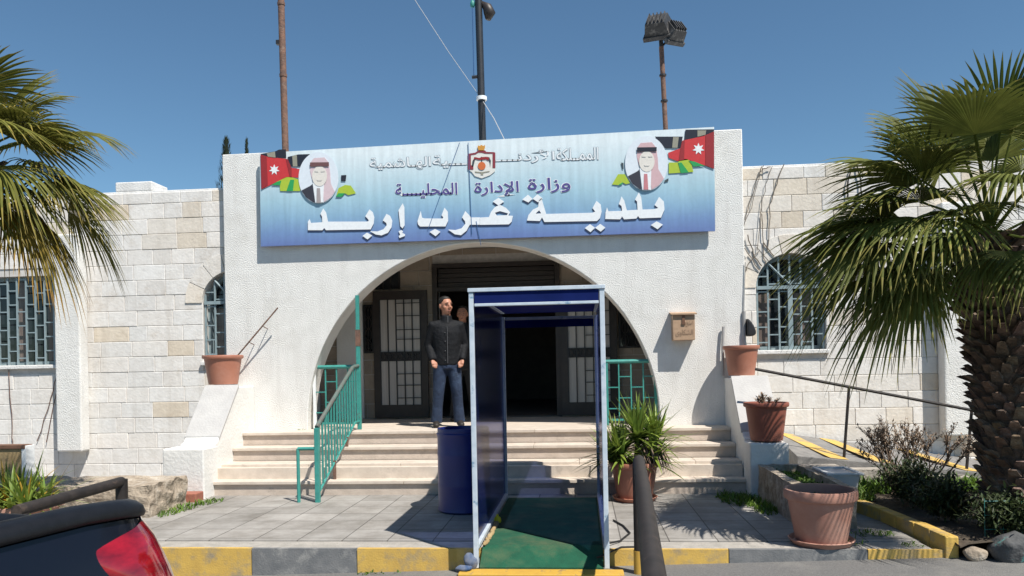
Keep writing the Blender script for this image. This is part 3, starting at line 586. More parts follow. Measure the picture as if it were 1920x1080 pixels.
# two flags and two oval portraits
def zL(L): return [(480+x/8.31, 270+y/8.31) for x, y in L]
def zR(L): return [(1140+x/8.0, 235+y/8.0) for x, y in L]
def star(cx, cy, r, r2, f): return f([(cx+(r if i % 2 == 0 else r2)*math.cos(-math.pi/2+i*math.pi/7), cy+(r if i % 2 == 0 else r2)*math.sin(-math.pi/2+i*math.pi/7)) for i in range(14)])
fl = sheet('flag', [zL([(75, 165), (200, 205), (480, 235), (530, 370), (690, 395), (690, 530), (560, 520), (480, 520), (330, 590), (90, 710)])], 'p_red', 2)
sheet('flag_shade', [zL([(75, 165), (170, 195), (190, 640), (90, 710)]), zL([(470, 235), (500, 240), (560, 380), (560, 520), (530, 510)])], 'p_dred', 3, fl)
sheet('flag_stripe', [zL([(80, 158), (310, 115), (360, 90), (470, 85), (475, 222), (320, 220), (200, 203), (75, 168)]), zL([(495, 205), (660, 165), (840, 160), (830, 350), (540, 350)])], 'p_black', 2, fl)
sheet('flag_sheen', [zL([(170, 150), (300, 120), (310, 215), (190, 200)]), zL([(570, 190), (640, 172), (650, 350), (580, 350)])], 'p_sage', 3, fl)
sheet('flag_stripe', [zL([(250, 640), (330, 590), (480, 515), (560, 522), (690, 560), (690, 735), (380, 735), (375, 640)]), zL([(1250, 820), (1290, 690), (1390, 640), (1480, 650), (1560, 770), (1440, 800), (1390, 770), (1340, 820)])], 'p_lime', 2, fl)
sheet('flag_sheen', [zL([(250, 642), (330, 592), (400, 575), (380, 645)]), zL([(540, 560), (600, 560), (580, 735), (480, 735)]), zL([(1245, 825), (1290, 770), (1390, 770), (1340, 825)])], 'p_green', 3, fl)
sheet('flag_mark', [zL([(1330, 490), (1410, 485), (1400, 580), (1330, 580)])], 'p_black', 2, fl)
sheet('star', [star(290, 405, 85, 40, zL)], 'p_white', 3, fl)
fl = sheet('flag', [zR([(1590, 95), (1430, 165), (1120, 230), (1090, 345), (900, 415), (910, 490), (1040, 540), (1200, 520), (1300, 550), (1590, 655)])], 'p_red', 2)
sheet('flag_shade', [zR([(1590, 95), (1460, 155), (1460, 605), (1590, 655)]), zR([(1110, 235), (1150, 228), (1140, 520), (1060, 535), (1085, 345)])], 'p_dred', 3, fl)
sheet('flag_stripe', [zR([(1160, 68), (1590, 62), (1590, 90), (1430, 162), (1145, 222)]), zR([(700, 172), (1120, 172), (1090, 340), (860, 345)])], 'p_black', 2, fl)
sheet('flag_sheen', [zR([(1340, 80), (1470, 80), (1460, 145), (1340, 175)]), zR([(975, 180), (1060, 180), (1040, 340), (960, 340)])], 'p_sage', 3, fl)
sheet('flag_stripe', [zR([(910, 560), (1050, 560), (1080, 505), (1190, 510), (1240, 545), (1280, 700), (910, 725)]), zR([(60, 890), (150, 735), (250, 735), (330, 870), (270, 885), (220, 860), (180, 900)])], 'p_lime', 2, fl)
sheet('flag_sheen', [zR([(1050, 565), (1100, 560), (1210, 710), (1090, 720)]), zR([(1210, 535), (1300, 548), (1450, 610), (1280, 620)]), zR([(150, 900), (220, 855), (220, 880), (180, 902)])], 'p_green', 3, fl)
sheet('flag_mark', [zR([(195, 562), (230, 565), (232, 660), (215, 655)]), zR([(845, 830), (905, 795), (905, 840), (850, 855)])], 'p_slate', 2, fl)
sheet('star', [star(1355, 358, 92, 44, zR)], 'p_white', 3, fl)
def portrait(f, cx, cy, rx, ry, dark, ell, neck_x, tie):
    po = sheet('portrait', [f([(cx+rx*math.cos(a), cy+ry*math.sin(a)) for a in [i*math.pi/24 for i in range(48)]])], 'p_oval', 4)
    for nm, L, m_, la in ell: sheet(nm, [f(L)], m_, la, po)
    return po
def inoval(L, cx, cy, rx, ry): return [(x, y) if ((x-cx)/rx)**2+((y-cy)/ry)**2 < .97 else (cx+(x-cx)*.985/math.sqrt(((x-cx)/rx)**2+((y-cy)/ry)**2), cy+(y-cy)*.985/math.sqrt(((x-cx)/rx)**2+((y-cy)/ry)**2)) for x, y in L]
def man_print(f, cx, cy, rx, ry, hx, top, chin, sc, tie, scarf):
    w = 150*sc; q = lambda L: inoval(L, cx, cy, rx, ry)
    hb = top+.18*(chin-top); ht = top+.36*(chin-top)
    ell = [('headcloth', q([(hx-w*.95, hb), (hx-w*.6, top), (hx+w*.5, top-10), (hx+w*.95, hb), (hx+w*1.1, ht+100), (hx+w*1.15, chin), (hx+w*1.75, chin+150), (hx+w*1.2, chin+250), (hx+w*.5, chin+330), (hx+w*.25, chin+20), (hx-w*.8, chin-60), (hx-w, ht+60)]), scarf, 5),
           ('suit', q([(hx-w*.75, chin+10), (hx-w*1.0, chin+40), (hx-w*1.9, chin+110), (hx-w*1.5, chin+230), (hx-w*.75, chin+310), (hx-w*.5, chin+310), (hx-w*.7, chin+60)]), 'p_suit', 5),
           ('shirt', q([(hx-w*.72, chin-10), (hx+w*.45, chin+10), (hx+w*.4, chin+320), (hx-w*.45, chin+320)]), 'p_white', 6),
           ('necktie', q([(hx-w*.28, chin+75), (hx+w*.05, chin+75), (hx+w*.15, chin+310), (hx-w*.32, chin+310)]), tie, 7),
           ('face', [(hx+w*.78*math.cos(a), (ht+chin)/2+15+(chin-ht)*.62*math.sin(a)) for a in [i*math.pi/12 for i in range(24)]], 'p_skin', 7),
           ('head_cord', [(hx-w*.98, hb), (hx+w*.98, hb-4), (hx+w*.98, ht-14), (hx-w*.98, ht-8)], 'p_brown' if scarf == 'p_rose' else 'p_black', 8),
           ('brow', [(hx-w*.5, ht+52), (hx-w*.12, ht+56), (hx-w*.12, ht+78), (hx-w*.5, ht+74)], 'p_face', 8), ('brow', [(hx+w*.15, ht+54), (hx+w*.55, ht+50), (hx+w*.55, ht+72), (hx+w*.15, ht+78)], 'p_face', 8),
           ('mouth', [(hx-w*.28, chin-58), (hx+w*.3, chin-58), (hx+w*.2, chin-38), (hx-w*.2, chin-38)], 'p_face', 8)]
    portrait(f, cx, cy, rx, ry, None, ell, hx, tie)
man_print(zL, 980, 530, 310, 400, 1000, 225, 620, 1.0, 'p_tie2', 'p_rose')
man_print(zR, 575, 575, 320, 412, 580, 270, 660, 1.0, 'p_tie', 'p_pink')
# ropes that cross the banner and creases
b = MB()
for a, c in (((862, 268), (803, 430)), ((878, 268), (885, 440)), ((893, 415), (902, 460))): p, q = bp(*a), bp(*c); b.tube([(p[0], BY-.012, p[1]), (q[0], BY-.012, q[1])], .004, 5)
tag(b.build('tie_rope', M['rope_b'], base=(BO[0]-.1, BY, 3.17)), 'thin blue rope hanging down across the middle of the banner', 'rope')
b = MB(); p0 = aty(1256, 585, YP)
mb_ = thing('suggestion_box', (1.315, YP-.09, 1.76), 'small plywood letter box fixed to the white wall right of the arch', 'letter box')
b = MB(); b.box(1.18, YP-.185, 1.765, 1.455, YP-.001, 2.085); b.build('box_body', M['wood'], mb_, bevel=.004)
b = MB(); b.hexa([(1.155, YP-.215, 2.087), (1.48, YP-.215, 2.087), (1.48, YP-.001, 2.115), (1.155, YP-.001, 2.115), (1.155, YP-.215, 2.105), (1.48, YP-.215, 2.105), (1.48, YP-.001, 2.133), (1.155, YP-.001, 2.133)]); b.build('lid', M['wood'], mb_)
b = MB(); b.box(1.295, YP-.196, 1.99, 1.33, YP-.187, 2.08); b.box(1.29, YP-.2, 1.965, 1.335, YP-.187, 1.995); b.build('hasp', M['wood_dark'], mb_)
def small_text(body, x0, x1, z0, z1, y, m, parent):
    c = bpy.data.curves.new('lettering', 'FONT'); c.body = body[::-1]; c.resolution_u = 2
    o = bpy.data.objects.new('t', c); COL.objects.link(o); me = bpy.data.meshes.new_from_object(o.evaluated_get(bpy.context.evaluated_depsgraph_get())); bpy.data.objects.remove(o)
    vs = [v.co for v in me.vertices]; ax, bx = min(v.x for v in vs), max(v.x for v in vs); az, bz = min(v.y for v in vs), max(v.y for v in vs)
    for v in me.vertices: v.co = Vector((x0+(x1-x0)*(v.co.x-ax)/(bx-ax), y, z0+(z1-z0)*(v.co.y-az)/(bz-az))) - ORG[parent]
    me.materials.append(m); o = bpy.data.objects.new('lettering', me); COL.objects.link(o); o.parent = parent; ORG[o] = ORG[parent].copy()
M['ink'] = flat('faded_ink', (.27, .18, .12))
small_text('\uFEBB\uFEE8\uFEAA\uFEED\uFED5', 1.34, 1.43, 1.93, 2.03, YP-.1885, M['ink'], mb_)
small_text('\uFE8D\uFEDF\uFEB8\uFEDC\uFE8E\uFEED\uFEEF', 1.21, 1.43, 1.81, 1.90, YP-.1885, M['ink'], mb_)

# ------------------------------------------------------------------ disinfection tunnel in front of the steps
TX0, TX1, TY0, TY1, TZ0, TZ1 = -.868, .198, 5.95, 8.45, -.10, 2.10
T = thing('walk_through_tunnel', ((TX0+TX1)/2, TY0, TZ0), 'blue walk-through spray tunnel with a white aluminium frame and green carpet', 'tunnel')
def post(x, y, z0, z1, h=.019):
    b = MB(); b.box(x-h, y-h, z0, x+h, y+h, z1); return b.build('post', M['alu'], T, bevel=.004)
for x in (TX0+.024, TX1-.024):
    post(x, TY0+.024, TZ0+.01, TZ1-.032); post(x, TY1-.024, .0, 2.02)
def bar(x0, y0, z0, x1, y1, z1, name='rail', m='alu'):
    b = MB(); b.box(x0, y0, z0, x1, y1, z1); return b.build(name, M[m], T, bevel=.003)
bar(TX0-.002, TY0-.004, TZ1-.03, TX1+.002, TY0+.05, TZ1)                   # top front
bar(TX0+.05, TY0-.002, 1.957, TX1-.05, TY0+.045, 1.979)                     # lintel of the header
bar(TX0+.05, TY1-.045, 1.985, TX1-.05, TY1, 2.015)                          # back top
for x in (TX0, TX1-.045): bar(x, TY0+.052, TZ1-.046, x+.045, TY1-.05, TZ1-.004); bar(x, TY0+.052, .052, x+.045, TY1-.05, .085)
b = MB(); b.box(TX0+.05, TY0+.01, 1.981, TX1-.05, TY0+.022, TZ1-.032); b.build('header_panel', M['blue_sheet'], T)
b = MB(); b.box(TX0+.05, TY0+.055, 2.058, TX1-.05, TY1-.05, 2.07); b.build('roof_sheet', M['blue_sheet'], T)
b = MB(); b.box(TX0+.05, TY1-.03, 1.90, TX1-.05, TY1-.02, 1.984); b.build('rear_valance', M['blue_sheet'], T)
b = MB(); b.box(TX0+.012, TY0+.052, .09, TX0+.018, TY1-.05, TZ1-.05); b.build('side_panel', M['tint'], T)
b = MB(); b.box(TX1-.018, TY0+.052, .09, TX1-.012, TY1-.05, TZ1-.05); b.build('side_panel', M['tint'], T)
b = MB(); b.hexa([(TX0+.05, TY0+.02, -.10), (TX1-.05, TY0+.02, -.10), (TX1-.05, TY0+.26, -.04), (TX0+.05, TY0+.26, -.04), (TX0+.05, TY0+.02, -.085), (TX1-.05, TY0+.02, -.085), (TX1-.05, TY0+.26, .035), (TX0+.05, TY0+.26, .035)])
b.box(TX0+.05, TY0+.262, .012, TX1-.05, TY1-.05, .035); b.build('carpet_floor', M['carpet'], T)
b = MB(); b.box(TX0-.10, TY0-.14, -.20, TX1+.10, TY0+.015, -.095); b.build('sill_step', M['yellow_steel'], T, bevel=.008)
b = MB()
for k in range(44):
    y = TY0+.25+k*.024; b.ball((TX0+.062+rnd.random()*.02, y, .043), (.018, .03, .016), 6, 4)
b.build('dried_foam_edge', M['board'], T)
b = MB(); b.ball((TX0+.075, TY0+1.12, .06), (.035, .02, .04), 10, 6); b.box(TX0+.065, TY0+1.105, .09, TX0+.085, TY0+1.125, .115)
tag(b.build('nozzle_plug', flat('bright_yellow_plastic', (.75, .62, .03)), base=(TX0+.075, TY0+1.12, .035), autosmooth=40), 'bright yellow plastic plug on the green carpet at the tunnel wall', 'plug')
b = MB(); b.ball((TX0-.02, TY0+.03, -.05), (.06, .05, .07), 12, 8); b.ball((TX0-.07, TY0-.03, -.085), (.07, .05, .025), 12, 8)
for v in b.v: v += Vector((noise.noise(v*17), noise.noise(v*17+Vector((5, 0, 0))), noise.noise(v*17+Vector((0, 7, 0)))))*.02
tag(b.build('rag', mat('blue_white_cloth', (.03, .07, .16), (.20, .21, .24), rough=.9, scale=9), base=(TX0-.05, TY0, -.1), smooth=True), 'crumpled blue and white cloth at the foot of the tunnel post', 'cloth')
b = MB(); b.tube([(.16, 6.25, .03), (.30, 6.45, .012), (.40, 6.75, .012), (.36, 7.05, .012), (.28, 7.3, .012)], .008, 6); b.tube([(.1, 6.02, -.02), (.3, 6.23, .012), (.40, 6.24, .012), (.50, 6.22, .014), (.55, 6.17, -.1)], .008, 6)
tag(b.build('electric_cable', M['cable'], base=(.3, 6.4, 0)), 'thin black cable trailing over the kerb beside the tunnel', 'cable')

# blue drum
D = thing('plastic_drum', (-1.222, 7.87, 0), 'tall blue plastic drum standing beside the tunnel below the steps', 'drum')
b = MB(); b.lathe([(.0, .0), (.25, .0), (.275, .02), (0.267, .06), (0.269, .25), (0.272, .27), (0.272, .29), (0.269, .31), (0.269, .56), (0.272, .58), (0.272, .60), (0.269, .62), (0.268, .76), (.278, .80), (.255, .825), (.24, .83)], (-1.222, 7.87, 0), 48); b.build('drum_body', M['barrel'], D, autosmooth=50)
b = MB(); b.lathe([(0, .825), (.20, .825), (.235, .826), (.24, .855), (.265, .855), (.268, .84), (.265, .81)], (-1.222, 7.87, 0), 48); b.build('drum_lid', M['barrel'], D, autosmooth=40)

# ------------------------------------------------------------------ railings
G = thing('stair_railing', (-2.95, 8.35, 0), 'green painted railing running up the steps with a looped end', 'railing')
b = MB()
b.tube([(-3.17, 8.35, -.01), (-3.17, 8.35, .60)], .020, 8); b.tube([(-3.17, 8.35, .60), (-2.95, 8.35, .60)], .020, 8); b.build('end_loop', M['green'], G, autosmooth=40)
b = MB(); b.box(-2.975, 8.325, -.01, -2.925, 8.375, .83); b.build('post', M['green'], G, bevel=.004)
YT = 10.02
b = MB(); b.box(-2.975, YT-.025, ZP, -2.925, YT+.025, 2.02); b.build('post', M['green'], G, bevel=.004)
b = MB(); b.box(-2.972, YT-.022, 2.02, -2.928, YT+.022, 2.46); b.build('post_extension', M['green'], G, bevel=.004)
b = MB(); b.box(-2.978, YT-.028, 1.78, -2.922, YT+.028, 2.0); b.build('rusted_sleeve', M['rust'], G)
b = MB(); b.tube([(-2.95, 8.35, .84), (-2.95, 9.75, 1.50), (-2.95, YT, 1.52)], .024, 8); b.build('handrail', M['worn_rail'], G, autosmooth=40)
b = MB(); b.tube([(-2.95, 8.38, .10), (-2.95, 9.82, .78), (-2.95, YT, .78)], .014, 8); b.build('bottom_rail', M['green'], G)
for k in range(15):
    t = (k+.7)/15.4; y = 8.35+(YT-8.35)*t; zb = min(.10+(y-8.38)*.472, .78); zt = min(.84+(y-8.35)*.471, 1.51)
    b = MB(); b.box(-2.959, y-.009, zb, -2.941, y+.009, zt)
    b.build('baluster', M['green'], G)
for k, (y, z) in enumerate(((8.95, .17), (9.45, .50))):
    b = MB(); b.box(-2.965, y-.015, z-.01, -2.935, y+.015, .12+(y-8.38)*.472); b.build('foot', M['rust'], G)
def balustrade(x0, x1, y, label):
    g = thing('balustrade', ((x0+x1)/2, y, ZP), label, 'railing', 'green balustrades under the arch')
    b = MB(); b.tube([(x0, y, 1.51), (x1, y, 1.51)], .026, 8); b.build('handrail', M['green'], g, autosmooth=40)
    b = MB(); b.box(x0, y-.013, ZP+.06, x1, y+.013, ZP+.085); b.build('bottom_rail', M['green'], g)
    n = max(3, int(round((x1-x0)/.165))); xs = [x0+.01+(x1-x0-.02)*i/n for i in range(n+1)]
    for i, x in enumerate(xs):
        w = .018 if i in (0, n) else .008
        b = MB(); b.box(x-w, y-w, ZP-.005 if i in (0, n) else ZP+.085, x+w, y+w, 1.49); b.build('baluster', M['white'] if (i == 0 and x0 < -3) else M['green'], g)
    for i in range(n):
        z = ZP+.22+(.14 if i % 2 else 0)
        while z < 1.42: b = MB(); b.box(xs[i]+.008, y-.007, z-.007, xs[i+1]-.008, y+.007, z+.007); b.build('cross_bar', M['green'], g); z += .28
balustrade(-3.63, -2.99, 10.2, 'green openwork railing across the left end of the porch')
balustrade(.33, .985, 10.2, 'green openwork railing across the right end of the porch, behind the spiky potted plant')
H = thing('barrier_rail', (.42, 5.95, -.12), 'thick dark pipe rail with a yellow foot running past the tunnel towards the road', 'rail')
b = MB(); b.tube([(.42, 5.97, -.13), (.42, 5.97, .72)], .038, 14); b.build('post', M['dark_pipe'], H, autosmooth=50)
b = MB(); b.tube([(.42, 5.97, -.14), (.42, 5.97, .05)], .042, 14); b.build('painted_foot', M['yellow_steel'], H, autosmooth=50)
b = MB(); b.tube([(.435, 6.0, .735), (.375, 4.9, .73), (.25, 2.8, .72), (.225, 2.4, .72)], .046, 16); b.build('handrail', M['dark_pipe'], H, autosmooth=50)
b = MB(); b.tube([(.23, 2.5, -.16), (.23, 2.5, .70)], .040, 14); b.build('post', M['dark_pipe'], H, autosmooth=50)
q0 = atz(228, 908, .62); q1 = atz(150, 928, .62)
H = thing('barrier_rail', (q0.x, q0.y, -.15), 'dark pipe rail showing above the black car beside the stone planter', 'rail')
b = MB(); b.tube([(q0.x, q0.y, -.2), (q0.x, q0.y, .66)], .045, 14); b.build('post', M['dark_pipe'], H, autosmooth=50)
d_ = Vector((q1.x-q0.x, q1.y-q0.y, 0)).normalized()
b = MB(); b.tube([Vector((q0.x, q0.y, .64)), Vector((q0.x, q0.y, .64))+d_*1.1+Vector((0, 0, -.02))], .04, 14); b.build('handrail', M['dark_pipe'], H, autosmooth=50)
b = MB(); e_ = Vector((q0.x, q0.y, 0))+d_*1.05; b.tube([(e_.x, e_.y, -.2), (e_.x, e_.y, .6)], .042, 12); b.build('post', M['dark_pipe'], H, autosmooth=50)
H = thing('ramp_handrail', (3.5, 9.32, .3), 'thin rusty handrail sloping down along the ramp at the right', 'railing')
ra, rb = aty(1416, 692, 9.15), aty(1822, 769, 9.05); rb = ra+(rb-ra)*1.15
b = MB(); b.tube([ra, ra+(rb-ra)*.5, rb], .017, 8); b.build('handrail', M['dark_pipe'], H)
for px in (1592, 1822):
    q = aty(px, 692+(px-1416)*.1897, 9.1); b = MB(); b.tube([(q.x-.08, 9.08, ramp_s(q.x, 9.08)-.02), (q.x, 9.1, q.z)], .017, 8); b.build('post', M['dark_pipe'], H)
r0_, r1_ = aty(441, 672, 9.93), aty(521, 577, 9.93); b = MB(); b.tube([r0_, r1_], .010, 6)
for t in (.32, .64): q = r0_+(r1_-r0_)*t; b.tube([q, (q.x, YP-.001, q.z-.03)], .006, 5)
tag(b.build('wall_rod', M['rust'], base=(-4.35, 10.1, 2)), 'rusty steel rod rising slantwise on the white wall above the left flowerpot', 'rod')
# ------------------------------------------------------------------ pots and plants
def pot(name, c, r, h, m, label, cat='flowerpot', saucer=False, group=None, rimh=.05, square=False):
    x, y, z = c; P = thing(name, c, label, cat, group); b = MB(); rb = r*.70; z0 = .035 if saucer else 0
    b.lathe([(0, z0), (rb, z0), (rb*1.015, z0+.015), (rb*1.03, z0+.03), (r*.90, h-rimh-.01), (r*.985, h-rimh), (r, h-rimh+.012), (r, h-.01), (r*.985, h), (r*.90, h), (r*.88, h-.02), (r*.85, h-.09)], c, 44); b.build('pot_body', m, P, autosmooth=38)
    b = MB(); b.lathe([(0, h-.075), (r*.4, h-.07), (r*.855, h-.085)], c, 30); b.build('potting_soil', M['soil'], P)
    if saucer: b = MB(); b.lathe([(0, .002), (rb*1.12, .002), (rb*1.30, .045), (rb*1.25, .05), (rb*1.1, .02), (0, .018)], c, 40); b.build('saucer', m, P, autosmooth=38)
    return P
def blade(b, p, d, L, w, droop, n=4, fold=.25, tw=0):
    d = Vector(d).normalized(); side = d.cross(Vector((0, 0, 1)))
    if side.length < .05: side = Vector((math.cos(tw), math.sin(tw), 0))
    side.normalize(); o = len(b.v); p = Vector(p); up = side.cross(d)
    for i in range(n+1):
        t = i/n; q = p + d*L*t + Vector((0, 0, -droop*L*t*t)); ww = w*(1-t**2.2)*(.55+.45*min(1, t*5)) + .0006
        b.v += [q-side*ww+up*fold*ww, q, q+side*ww+up*fold*ww]
    for i in range(n):
        a = o+3*i; b.face([a, a+1, a+4, a+3]); b.face([a+1, a+2, a+5, a+4])
def gtone(lo=.7, hi=1.25, yel=.25):
    v = rnd.uniform(lo, hi); y = rnd.uniform(0, yel); return (v*(1+y), v*(1+y*.3), v*(1-y*.5))
# the spiky plant by the tunnel
P = pot('potted_yucca', (.56, 8.42, 0), .27, .42, M['terra'], 'large spiky leaved plant in a terracotta pot on a saucer beside the tunnel', 'potted plant', saucer=True)
b = MB()
for cx, cy, cz, nb, sc in ((.60, 8.42, .66, 110, 1.0), (.80, 8.5, .62, 80, .9), (.40, 8.36, .50, 80, .85), (.33, 8.45, .45, 60, .8), (.76, 8.34, .45, 60, .75)):
    for k in range(nb):
        a = rnd.random()*6.283; e = rnd.uniform(-.25, 1.4); L = sc*rnd.uniform(.38, .62)
        b.tone = gtone(.6, 1.35, .3); blade(b, (cx+rnd.uniform(-.03, .03), cy+rnd.uniform(-.03, .03), cz+rnd.uniform(-.08, .08)), (math.cos(a)*math.cos(e), math.sin(a)*math.cos(e), math.sin(e)), L, .019, rnd.uniform(.05, .28)*(1.2-e/1.5), 4)
b.build('foliage', M['yucca'], P, weld=False)
b = MB()
for x, y, x2, y2, z in ((.56, 8.42, .60, 8.42, .66), (.62, 8.46, .80, 8.5, .62), (.5, 8.4, .40, 8.36, .5), (.47, 8.42, .33, 8.45, .45)): b.tube([(x, y, .32), ((x+x2)/2, (y+y2)/2, .45), (x2, y2, z)], [.03, .026, .02], 8)
b.build('stem', M['petiole'], P)
b = MB()
for k in range(70):
    a = rnd.uniform(-1.6, 1.0); b.tone = (1, .9, .8) if rnd.random() < .6 else (.6, .5, .45); blade(b, (.72+rnd.uniform(-.12, .12), 8.36+rnd.uniform(-.08, .08), .60), (math.cos(a)*.5, math.sin(a)*.5-.2, -.8), rnd.uniform(.2, .36), .010, .1, 3)
b.build('dead_leaves', M['dry'], P, weld=False)
pot('flowerpot', (1.915, 6.42, 0), .283, .445, M['terra_dusty'], 'largest terracotta pot, on a saucer at the kerb in front of the stone trough', saucer=True, rimh=.075)
P = bpy.data.objects['flowerpot']; b = MB()
for k in range(260):
    a = rnd.random()*6.283; rr = .22*math.sqrt(rnd.random()); b.tone = gtone(.5, 1.0); blade(b, (1.915+rr*math.cos(a), 6.42+rr*math.sin(a), .362), (rnd.uniform(-1, 1), rnd.uniform(-1, 1), .9), rnd.uniform(.02, .05), .005, .2, 2)
b.build('weeds', M['grass'], P, weld=False)
pot('flowerpot', (-4.735, 9.83, 1.308), .262, .385, M['terra'], 'terracotta pot standing on top of the left stair wall', rimh=.04)
pot('flowerpot', (2.005, 9.83, 1.308), .225, .37, M['terra'], 'terracotta pot on top of the right stair wall, below the black lamp', rimh=.04)
P = pot('flowerpot', (2.05, 8.78, .602), .245, .42, M['terra_dark'], 'dark brown pot with a small dry plant, low on the right stair wall', rimh=.045)
def twigs(b, p, d, L, r, depth, leaves=None, spread=.7):
    q = Vector(p)+Vector(d).normalized()*L; b.tube([p, (Vector(p)+q)/2+Vector((rnd.uniform(-1, 1), rnd.uniform(-1, 1), 0))*L*.06, q], [r, r*.85, r*.65], 5, cap=False)
    if leaves is not None and depth <= 1:
        for k in range(7):
            t = rnd.random(); leaves.tone = gtone(.6, 1.3, .3); blade(leaves, Vector(p)+(q-Vector(p))*t, (rnd.uniform(-1, 1), rnd.uniform(-1, 1), rnd.uniform(-.2, 1)), rnd.uniform(.03, .06), .008, .2, 2)
    if depth > 0:
        for k in range(rnd.choice((2, 3, 3))):
            dd = Vector(d).normalized()+Vector((rnd.uniform(-1, 1), rnd.uniform(-1, 1), rnd.uniform(-.2, .8)))*spread; twigs(b, Vector(p)+(q-Vector(p))*rnd.uniform(.55, 1), dd, L*rnd.uniform(.6, .85), r*.62, depth-1, leaves, spread)
b = MB(); lv = MB()
for k in range(5): b.tone = (1.2, 1.15, 1.1); twigs(b, (2.05+rnd.uniform(-.05, .05), 8.78+rnd.uniform(-.05, .05), .93), (rnd.uniform(-.6, .6), rnd.uniform(-.6, .6), 1), .10, .006, 2, lv)
b.build('twigs', M['dry'], P, weld=False); lv.build('foliage', M['dry'], P, weld=False)
# bowl of leafy plants and the old board behind it at the far left
c0 = atz(20, 955, .28); BX, BYY = c0.x-.12, c0.y+.1
P = thing('planter_bowl', (BX, BYY, -.003), 'wide terracotta bowl with leafy green plants at the left edge', 'potted plant')
b = MB(); b.lathe([(0, 0), (.30, 0), (.33, .03), (.43, .26), (.48, .28), (.485, .33), (.45, .335), (.43, .30), (.40, .22)], (BX, BYY, 0), 44); b.build('bowl', M['terra_dusty'], P, autosmooth=38)
b = MB(); b.lathe([(0, .27), (.43, .26)], (BX, BYY, 0), 30); b.build('potting_soil', M['soil'], P)
b = MB()
for k in range(26):
    a = rnd.random()*6.283; rr = .36*math.sqrt(rnd.random()); x, y = BX+rr*math.cos(a), BYY+rr*math.sin(a)
    for j in range(16):
        a2 = rnd.random()*6.283; e = rnd.uniform(.1, 1.45); b.tone = gtone(.6, 1.3, .35) if rnd.random() < .9 else (2.2, .9, .5); blade(b, (x, y, .27), (math.cos(a2)*math.cos(e), math.sin(a2)*math.cos(e), math.sin(e)), rnd.uniform(.24, .66), rnd.uniform(.010, .02), rnd.uniform(.1, .5), 4)
b.build('foliage', M['yucca'], P, weld=False)
P = thing('planter_box', (-7.3, 8.8, 0), 'weathered yellowish planter box with a dark top edge below the left window', 'planter')
b = MB(); b.box(-9.2, 8.62, -.03, -6.67, 8.70, .60); b.build('side_board', M['board'], P, bevel=.006)
b = MB(); b.box(-9.2, 8.60, .602, -6.62, 8.74, .65); b.build('top_rail', M['wood_dark'], P, bevel=.006)
b = MB(); b.box(-6.67, 8.61, -.03, -6.61, 8.76, .64); b.build('end_board', M['white'], P, bevel=.006)
b = MB(); b.box(-9.2, 8.702, .0, -6.672, 8.75, .45); b.build('potting_soil', M['soil'], P)
def rough_block(x0, y0, z0, x1, y1, z1, n, amp, seed):
    bm = bmesh.new(); bmesh.ops.create_cube(bm, size=1); bmesh.ops.subdivide_edges(bm, edges=bm.edges, cuts=n, use_grid_fill=True)
    m = MB(); 
    for v in bm.verts:
        p = Vector((x0+(x1-x0)*(v.co.x+.5), y0+(y1-y0)*(v.co.y+.5), z0+(z1-z0)*(v.co.z+.5)))
        m.v.append(p + Vector((noise.noise(p*9+Vector((seed, 0, 0))), noise.noise(p*9+Vector((0, seed, 0))), noise.noise(p*9+Vector((0, 0, seed)))))*amp)
    bm.verts.index_update()
    for f in bm.faces: m.face([v.index for v in f.verts])
    bm.free(); return m
b = rough_block(-6.9, 7.5, -.05, -4.43, 8.25, .32, 18, .035, 3); tag(b.build('stone_trough', M['rough_stone'], base=(-5.6, 7.9, 0)), 'long rough cut tan stone planter lying left of the steps', 'stone planter')
P = thing('stone_trough', (2.1, 7.8, 0), 'rough stone trough with low plants behind the largest pot, right of the steps', 'stone planter')
for (x0, y0, x1, y1) in ((1.90, 6.95, 1.99, 8.55), (2.30, 6.95, 2.38, 8.55), (1.992, 6.95, 2.298, 7.03), (1.992, 8.46, 2.298, 8.55)):
    b = rough_block(x0, y0, -.02, x1, y1, .36, 10, .018, x0*3); b.build('trough_wall', M['rough_stone'], P)
b = MB(); b.box(1.98, 7.02, 0, 2.31, 8.47, .28); b.build('potting_soil', M['soil'], P)
b = MB()
for k in range(1100):
    b.tone = gtone(.5, 1.15, .2); blade(b, (rnd.uniform(2.0, 2.29), rnd.uniform(7.05, 8.45), .275), (rnd.uniform(-1, 1), rnd.uniform(-1, 1), rnd.uniform(.3, 1.2)), rnd.uniform(.04, .11), .008, .35, 3)
b.build('low_plants', M['grass'], P, weld=False)
P = thing('basin', (2.50, 7.75, .1), 'pale grey plastic basin standing between the stone trough and the yellow garden kerb', 'basin')
b = MB(); b.hexa([(2.42, 7.75, .02), (2.62, 7.75, .02), (2.62, 8.1, .02), (2.42, 8.1, .02), (2.385, 7.7, .36), (2.68, 7.7, .36), (2.68, 8.15, .36), (2.385, 8.15, .36)]); b.build('tub', M['basin'], P, bevel=.015)
b = MB(); b.prism([[(2.36, 7.675), (2.705, 7.675), (2.705, 8.175), (2.36, 8.175)], [(2.40, 7.715), (2.665, 7.715), (2.665, 8.135), (2.40, 8.135)]], .362, .385, axis='z'); b.build('tub_rim', M['basin'], P, bevel=.005)

